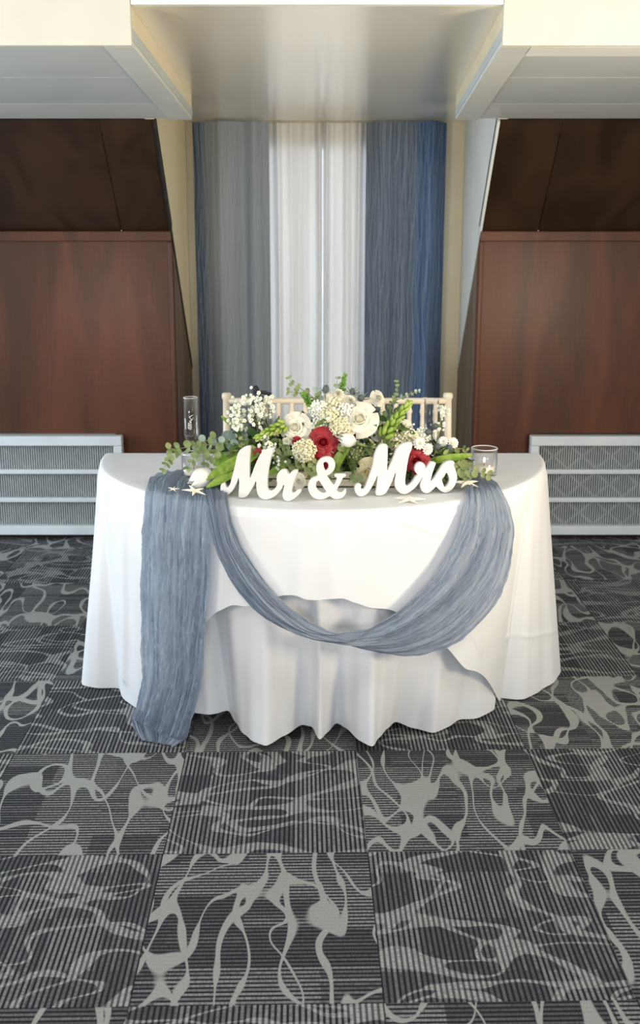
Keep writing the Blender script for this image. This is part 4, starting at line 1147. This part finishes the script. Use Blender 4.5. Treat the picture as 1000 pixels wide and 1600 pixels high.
# ---- thistles
def thistle(px, py, hpx, D, dirv, stem_to=None, bracts=9, bl=1.6):
    p = at(px, py, D); s = hpx / 2 * mpp(p)
    g = MB(); g.ball((0, 0, 0), 0.72, seg=12, rings=9, sz=1.35)
    for k in range(70):                          # the prickly surface
        z = 1 - 2 * (k + 0.5) / 70; a = k * 2.39996; r_ = math.sqrt(1 - z * z)
        nrm = Vector((r_ * math.cos(a), r_ * math.sin(a), z)); q = Vector((nrm.x * 0.70, nrm.y * 0.70, nrm.z * 0.95))
        g.tube([q, q + nrm * 0.16], [0.07, 0.005], 4, False)
    o = g.build('thistle', M['thistle'], ARR, smooth=True); o.location = rel(p); o.rotation_mode = 'QUATERNION'; o.rotation_quaternion = quat_to(dirv); o.scale = (s, s, s)
    b = MB()
    for k in range(bracts):
        a = 2 * PI * k / bracts + random.uniform(-0.2, 0.2); e = random.uniform(0.25, 0.8)
        d = Vector((math.cos(a), math.sin(a), e)).normalized()
        b.tube([Vector((0, 0, -0.8)), Vector((0, 0, -0.8)) + d * bl * 0.5, Vector((0, 0, -0.8)) + d * bl * random.uniform(0.9, 1.25)], [0.06, 0.11, 0.008], 4, False)
    tag(b.build('bracts', M['thistle_bract'], o), kind='stuff')
    if stem_to:
        e = at(*stem_to); q = o.rotation_quaternion.inverted()
        c = MB(); c.tube([Vector((0, 0, -0.8)), (q @ (e - p)) * (1 / s)], 0.10, 6); c.build('stem', M['stem'], o, smooth=True)
thistle(509, 608, 14, 2.99, (0.1, -0.2, 1), (507, 650, 2.99))
thistle(540, 636, 13, 2.96, (0.0, -0.5, 1), (538, 668, 2.96))
thistle(551, 612, 13, 3.02, (-0.1, -0.6, 1), (560, 650, 3.0), 13, 2.6)
thistle(564, 622, 14, 3.00, (0.3, -0.8, 0.7), (566, 655, 2.98), 14, 2.8)
thistle(669, 675, 14, 2.92, (-0.1, -1, 0.4), (664, 700, 2.92), 7, 1.2)
thistle(680, 666, 13, 2.93, (0.2, -1, 0.5), (670, 700, 2.93), 7, 1.2)
thistle(683, 698, 14, 2.89, (0, -1, 0.3), (676, 720, 2.9), 11, 1.5)
thistle(702, 700, 14, 2.89, (0.1, -1, 0.2), (690, 722, 2.9), 11, 1.5)
thistle(590, 640, 11, 2.99, (0.4, -0.6, 0.8), (585, 668, 2.98), 9, 2.2)

# ---- small button mums and carnations
mm = []
def mum(px, py, dpx, D, dirv, rings=3, mat='pure_petal'):
    p = at(px, py, D); s = dpx / 2 * mpp(p)
    g = MB(); g.ball((0, 0, 0.1), 0.26, seg=10, rings=5, sz=0.5)
    o = g.build('button_mum', M['bloom_eye'], ARR, smooth=True); o.location = rel(p); o.rotation_mode = 'QUATERNION'; o.rotation_quaternion = quat_to(dirv); o.scale = (s, s, s)
    b = MB()
    for rg in range(rings):
        n = 13 - rg
        for k in range(n):
            a = 2 * PI * (k + 0.5 * rg) / n; L = 1.0 - 0.22 * rg; c, s_ = math.cos(a), math.sin(a); w_ = 0.19
            rows = []
            for t, ww, zz in ((0.15, 0.5, 0.0), (0.45, 1.0, 0.10 + 0.12 * rg), (0.8, 1.0, 0.14 + 0.18 * rg), (1.0, 0.45, 0.08 + 0.22 * rg)):
                rows.append([(c * L * t - s_ * w_ * ww * q, s_ * L * t + c * w_ * ww * q, zz + 0.04 * abs(q)) for q in (-1, 0, 1)])
            b.grid(rows)
    tag(b.build('petals', M[mat], o, smooth=True), kind='stuff')
mum(655, 693, 20, 2.88, (0, -1, 0.3)); mum(668, 702, 19, 2.88, (0.5, -1, 0.1)); mum(692, 690, 17, 2.91, (-0.2, -1, 0.5)); mum(708, 692, 18, 2.91, (0.4, -1, 0.4))
mum(528, 617, 22, 3.0, (0, -0.8, 0.7), 5, 'white_petal'); mum(547, 626, 18, 2.99, (0.2, -0.9, 0.5), 5, 'white_petal'); mum(480, 655, 20, 2.96, (0.3, -0.9, 0.5), 4, 'pure_petal')
mum(448, 690, 16, 2.90, (-0.4, -1, -0.2), 2, 'white_petal')

# ---- umbels of tiny cream blooms
def umbel(px, py, rpx, D, n, mat='umbel', br=1.0):
    p = at(px, py, D); s = rpx * mpp(p)
    st = MB(); b = MB()
    for k in range(n):
        z = 1 - 1.25 * (k + 0.5) / n; a = k * 2.39996; r_ = math.sqrt(max(0, 1 - z * z))
        d = Vector((r_ * math.cos(a), -z, r_ * math.sin(a))) + Vector((random.uniform(-.12, .12), random.uniform(-.12, .12), random.uniform(-.12, .12)))
        b.ball(d * s, s * 0.105 * br * random.uniform(0.8, 1.3), None, 6, 4)
        if k % 4 == 0: st.tube([(0, s * 0.9, -s * 0.3), d * s * 0.95], 0.0006, 4, False)
    b.ball((0, s * 0.12, 0), s * 0.86, None, 10, 8)
    o = st.build('filler_umbel', M['stem'], ARR); o.location = rel(p)
    tag(b.build('tiny_blooms', M[mat], o, smooth=True), kind='stuff')
umbel(475, 704, 17, 2.87, 190); umbel(531, 668, 15, 2.91, 170); umbel(514, 650, 14, 2.93, 90, 'umbel', 1.4); umbel(497, 640, 13, 2.95, 70, 'breath', 1.5)
umbel(540, 645, 14, 2.95, 60, 'breath', 1.6); umbel(522, 636, 14, 2.97, 50, 'umbel', 1.7); umbel(500, 664, 12, 2.93, 60, 'breath', 1.5); umbel(555, 706, 13, 2.90, 50, 'olive_leaf', 1.7)
umbel(622, 690, 14, 2.94, 70, 'umbel', 1.6); umbel(640, 682, 12, 2.92, 60, 'umbel', 1.5); umbel(660, 680, 12, 2.94, 50, 'breath', 1.5)

# ---- baby's breath
def breath(px, py, rx, ry, D, n, root, ball=3.3):
    r0 = at(*root); st = MB(); b = MB(); e = MB()
    hubs = []
    for k in range(max(4, n // 11)):
        a = random.uniform(0, 2 * PI); q = math.sqrt(random.random()) * 0.8
        h = at(px + math.cos(a) * rx * q, py + math.sin(a) * ry * q, D + random.uniform(-0.05, 0.05)); hubs.append(h)
        st.tube([rel(r0), rel(r0.lerp(h, 0.5) + Vector((0, 0, 0.008))), rel(h)], 0.0008, 4, False)
    for k in range(n):
        h = random.choice(hubs)
        o = Vector((random.gauss(0, 1), random.gauss(0, 1), random.gauss(0, 1))) * 0.0135 * (rx / 30) ** 0.3
        c = h + o; rr = ball * mpp(c) * random.uniform(0.7, 1.15)
        st.tube([rel(h), rel(c)], 0.0005, 3, False)
        qv = quat_to((random.uniform(-1, 1), -1, random.uniform(-0.4, 1)))
        for m_ in range(5):                      # little five lobed bloom
            a = 2 * PI * m_ / 5; b.ball(rel(c) + qv @ Vector((math.cos(a) * rr * 0.55, math.sin(a) * rr * 0.55, 0)), rr * 0.52, None, 5, 3)
        e.ball(rel(c) + qv @ Vector((0, 0, rr * 0.35)), rr * 0.28, None, 5, 3)
    o = st.build('babys_breath', M['stem'], ARR)
    tag(b.build('tiny_blooms', M['breath'], o, smooth=True), kind='stuff'); tag(e.build('bloom_eyes', M['bloom_eye'], o, smooth=True), kind='stuff')
breath(390, 642, 32, 26, 2.95, 125, (425, 725, 2.95)); breath(376, 672, 16, 22, 2.93, 45, (410, 725, 2.93)); breath(412, 690, 18, 12, 2.91, 32, (420, 725, 2.92)); breath(418, 645, 16, 12, 2.97, 30, (430, 700, 2.97))
breath(691, 655, 6, 22, 2.95, 32, (680, 705, 2.94), 2.8); breath(500, 655, 28, 14, 2.93, 30, (505, 705, 2.93), 2.6); breath(640, 660, 12, 10, 2.97, 16, (635, 700, 2.95), 2.6)
breath(436, 730, 8, 16, 2.84, 14, (440, 755, 2.86), 2.2)

# ---- eucalyptus sprigs: each leaf its own piece
def disc_leaf(name, mat, asp=1.0):
    rows = [[(0, 0, 0)] * 13]; g = MB(); vs_ = [(0, 0.5, -0.06)]; fs = []
    for rg, zz in ((0.5, -0.03), (1.0, 0.05)):
        for k in range(12):
            a = 2 * PI * k / 12; vs_.append((0.5 * asp * rg * math.sin(a), 0.5 - 0.5 * rg * math.cos(a), zz * (1 + 0.5 * math.cos(2 * a))))
    for k in range(12):
        k2 = (k + 1) % 12; fs.append((0, 1 + k, 1 + k2)); fs.append((1 + k, 13 + k, 13 + k2, 1 + k2))
    g.add(vs_, fs); return g.mesh(name, mat, True)
EU = [disc_leaf('euca_a', M['euca_leaf'], 0.95), disc_leaf('euca_b', M['euca_pale'], 1.0), disc_leaf('euca_c', M['olive_leaf'], 0.8), disc_leaf('euca_d', M['mid_leaf'], 0.55)]
def sprig(name, pts, npairs, lpx, kinds=(0, 0, 1), spread=1.0, hang=0.0):
    P = catmull([at(*p) for p in pts], 8); n = len(P)
    g = MB(); g.tube([rel(p) for p in P], [lerp(0.0016, 0.0007, i / (n - 1)) for i in range(n)], 5)
    o = g.build(name, M['stem'], ARR, smooth=True)
    for k in range(npairs):
        t = (k + 0.6) / npairs; i = min(int(t * (n - 1)), n - 2); p = P[i].lerp(P[i + 1], t * (n - 1) - i)
        d = (P[i + 1] - P[i]).normalized()
        for s in (-1, 1):
            view = (EYE - p).normalized()
            side = d.cross(view).normalized() * s
            ld = (side * spread + d * random.uniform(0.2, 0.8) + Vector((0, 0, -hang)) + view * random.uniform(-0.2, 0.4)).normalized()
            nrm = (view + Vector((random.uniform(-.9, .9), random.uniform(-.5, .5), random.uniform(-.4, .9)))).normalized()
            x = ld.cross(nrm).normalized(); nrm = x.cross(ld)
            s_ = lpx * mpp(p) * random.uniform(0.75, 1.2) * (1 - 0.35 * t)
            c = link('leaf', EU[random.choice(kinds)], o)
            c.matrix_local = Matrix(((x.x * s_, ld.x * s_, nrm.x * s_, rel(p).x), (x.y * s_, ld.y * s_, nrm.y * s_, rel(p).y), (x.z * s_, ld.z * s_, nrm.z * s_, rel(p).z), (0, 0, 0, 1)))
    return o
E = 'eucalyptus_sprig'
sprig(E, [(375, 700, 2.95), (345, 692, 2.93), (315, 697, 2.90), (285, 700, 2.88), (262, 702, 2.87)], 7, 16, (0, 0, 2, 0, 1))
sprig(E, [(362, 690, 2.97), (340, 685, 2.97), (318, 690, 2.96), (300, 698, 2.95)], 4, 16, (0, 2, 0, 1))
sprig(E, [(330, 700, 2.90), (312, 708, 2.88), (300, 720, 2.87), (292, 732, 2.86)], 4, 13, (0, 0, 3), 1.0, 0.5)
sprig(E, [(280, 702, 2.87), (268, 712, 2.86), (262, 722, 2.86), (253, 735, 2.85)], 5, 11, (0, 3, 3), 1.0, 0.3)
sprig(E, [(345, 700, 2.91), (332, 712, 2.90), (322, 724, 2.88), (318, 738, 2.87)], 4, 14, (0, 0, 3), 1.0, 0.5)
sprig(E, [(385, 690, 2.98), (368, 688, 2.96), (355, 692, 2.95), (350, 700, 2.94)], 4, 17, (1, 1, 0))
sprig(E, [(500, 630, 3.0), (485, 618, 3.01), (468, 606, 3.02), (456, 599, 3.02), (450, 588, 3.02)], 5, 10, (2, 0), 0.9)
sprig(E, [(488, 622, 3.01), (466, 614, 3.01), (448, 612, 3.0)], 3, 10, (2, 2), 0.9)
sprig(E, [(500, 640, 2.99), (498, 622, 3.0), (494, 606, 3.0)], 4, 10, (1, 0), 0.9)
sprig(E, [(520, 640, 3.02), (524, 612, 3.03), (528, 588, 3.03)], 4, 8, (1, 0), 0.9)
sprig(E, [(605, 640, 2.99), (615, 625, 3.0), (620, 610, 3.0), (620, 594, 3.0)], 7, 6, (2, 0), 0.8)
sprig(E, [(612, 630, 2.99), (630, 620, 2.99), (645, 614, 2.99), (656, 611, 2.99)], 6, 6, (2, 1), 0.8)
sprig(E, [(600, 655, 2.97), (612, 645, 2.97), (622, 642, 2.97)], 4, 12, (3, 0), 0.8)
sprig(E, [(690, 718, 2.90), (712, 722, 2.88), (732, 732, 2.86), (752, 738, 2.85), (764, 742, 2.84)], 6, 15, (0, 2, 2))
sprig(E, [(712, 720, 2.87), (722, 734, 2.86), (730, 745, 2.85)], 4, 15, (0, 2), 1.0, 0.3)
sprig(E, [(690, 704, 2.92), (708, 700, 2.91), (724, 702, 2.91), (730, 704, 2.90)], 4, 10, (2, 0))
sprig(E, [(440, 742, 2.88), (452, 728, 2.87), (470, 722, 2.86), (485, 724, 2.86)], 5, 13, (2, 0, 2))
sprig(E, [(430, 720, 2.89), (440, 708, 2.88), (452, 702, 2.87)], 4, 14, (2, 2, 0))
sprig(E, [(480, 745, 2.86), (488, 732, 2.86), (494, 722, 2.86)], 3, 13, (2, 0))
sprig(E, [(545, 752, 2.85), (556, 746, 2.84), (560, 756, 2.83), (562, 766, 2.82)], 4, 11, (3, 0))
sprig(E, [(560, 715, 2.90), (572, 704, 2.90), (588, 700, 2.90)], 5, 12, (3, 0))
sprig(E, [(612, 706, 2.94), (625, 700, 2.93), (640, 706, 2.92)], 5, 11, (3, 0, 2))

# ---- spiky needles at the left
b = MB()
for k in range(26):
    p0 = at(383, 678, 2.97); p1 = at(random.uniform(352, 385), random.uniform(622, 668), random.uniform(2.93, 3.0))
    b.tube([rel(p0), rel(p0.lerp(p1, 0.6)), rel(p1)], [0.001, 0.0012, 0.0003], 4, False)
tag(b.build('needle_foliage', M['thistle_bract'], ARR), kind='stuff')

# ---- filling foliage
KEEP = [(461, 668, 24), (562, 655, 28), (505, 691, 23), (651, 720, 20), (547, 688, 16), (475, 704, 18), (531, 668, 15), (592, 672, 18), (655, 693, 10), (668, 702, 10), (692, 690, 9), (708, 692, 9), (576, 738, 18), (528, 617, 11), (318, 745, 20)]
def clump(mat, n, px0, px1, fn_top, py_bot, D0, D1, lmin, lmax, name, asp=0.5):
    g = MB()
    for k in range(n):
        x = random.uniform(px0, px1); y = random.uniform(fn_top(x), py_bot)
        if D0 < 2.92 and any((x - a) ** 2 + (y - c) ** 2 < (r_ + 3) ** 2 for a, c, r_ in KEEP): continue
        p = at(x, y, random.uniform(D0, D1))
        if p.z < ZT + 0.012: p.z = ZT + 0.012 + random.random() * 0.03
        L = random.uniform(lmin, lmax) * mpp(p)
        d = Vector((random.uniform(-1, 1), random.uniform(-1, 0.2), random.uniform(-0.4, 1))).normalized()
        v = d.cross(Vector((random.uniform(-1, 1), -1, random.uniform(-1, 1)))).normalized(); nn = v.cross(d)
        rows = []
        for t, ww in ((0, 0.05), (0.3, 0.85), (0.6, 0.9), (1.0, 0.05)):
            rows.append([rel(p + d * L * t + v * L * asp * 0.5 * ww * q + nn * L * 0.12 * (abs(q) - t * t)) for q in (-1, 0, 1)])
        g.grid(rows)
    return tag(g.build(name, mat, ARR, smooth=True), kind='stuff')
def top_line(x):
    pts = [(350, 700), (380, 672), (430, 672), (480, 655), (540, 645), (600, 650), (650, 680), (700, 700), (735, 715)]
    for a, c in zip(pts, pts[1:]):
        if a[0] <= x <= c[0]: return lerp(a[1], c[1], (x - a[0]) / (c[0] - a[0]))
    return 715
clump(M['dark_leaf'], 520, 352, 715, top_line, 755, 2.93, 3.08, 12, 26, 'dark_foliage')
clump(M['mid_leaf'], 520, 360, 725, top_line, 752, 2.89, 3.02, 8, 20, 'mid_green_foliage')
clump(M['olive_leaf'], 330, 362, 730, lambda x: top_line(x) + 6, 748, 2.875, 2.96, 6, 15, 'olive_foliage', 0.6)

# ---- the low slatted box the flowers stand in
for k, (z0, z1) in enumerate(((0.004, 0.024), (0.028, 0.048))):
    m = MB(); m.box(-0.21, 0.20, -0.062, -0.054, z0, z1); m.build('box_slat', M['box_wood'], ARR, bevel=0.001)
    m = MB(); m.box(-0.21, 0.20, 0.054, 0.062, z0, z1); m.build('box_slat', M['box_wood'], ARR, bevel=0.001)
for s in (-1, 1):
    m = MB(); x0 = -0.218 if s < 0 else 0.201; m.box(x0, x0 + 0.007, -0.062, 0.062, 0.002, 0.048); m.build('box_end', M['box_wood'], ARR, bevel=0.001)
m = MB(); m.box(-0.21, 0.20, -0.053, 0.053, 0.002, 0.040); m.build('floral_foam', M['dark_leaf'], ARR)

# ================================================================== BOW ON THE CHAIR
yb = 3.60 + 0.0
bp = at(402, 617, 3.585)
bow = empty('ribbon_bow', bp); tag(bow, 'dark ribbon bow tied around the left chair rail', 'ribbon')
m = MB(); m.ball((0, -0.006, 0), 0.013, seg=10, rings=6); m.build('knot', M['navy_ribbon'], bow, smooth=True)
def ribbon(pts, w_, nm):
    P = catmull(pts, 5); rows = []
    for i, p in enumerate(P):
        d = (P[min(i + 1, len(P) - 1)] - P[max(i - 1, 0)]).normalized(); s = d.cross(Vector((0, 1, 0.2))).normalized()
        rows.append([p - s * w_, p + Vector((0, -0.003, 0)), p + s * w_])
    g = MB(); g.grid(rows); o = g.build(nm, M['navy_ribbon'], bow, smooth=True)
    sm = o.modifiers.new('solid', 'SOLIDIFY'); sm.thickness = 0.0015
ribbon([(0, -0.008, 0), (0.018, -0.014, 0.012), (0.042, -0.012, 0.006), (0.05, -0.01, 0.002)], 0.006, 'loop')
ribbon([(0, -0.008, 0), (-0.008, -0.014, 0.016), (-0.004, -0.012, 0.030), (0.004, -0.012, 0.012)], 0.007, 'loop')
ribbon([(0, -0.012, -0.004), (0.006, -0.02, -0.05), (0.018, -0.022, -0.10), (0.026, -0.02, -0.16)], 0.020, 'tail')
ribbon([(0, -0.012, -0.004), (-0.01, -0.02, -0.05), (-0.02, -0.022, -0.11), (-0.018, -0.02, -0.17)], 0.018, 'tail')
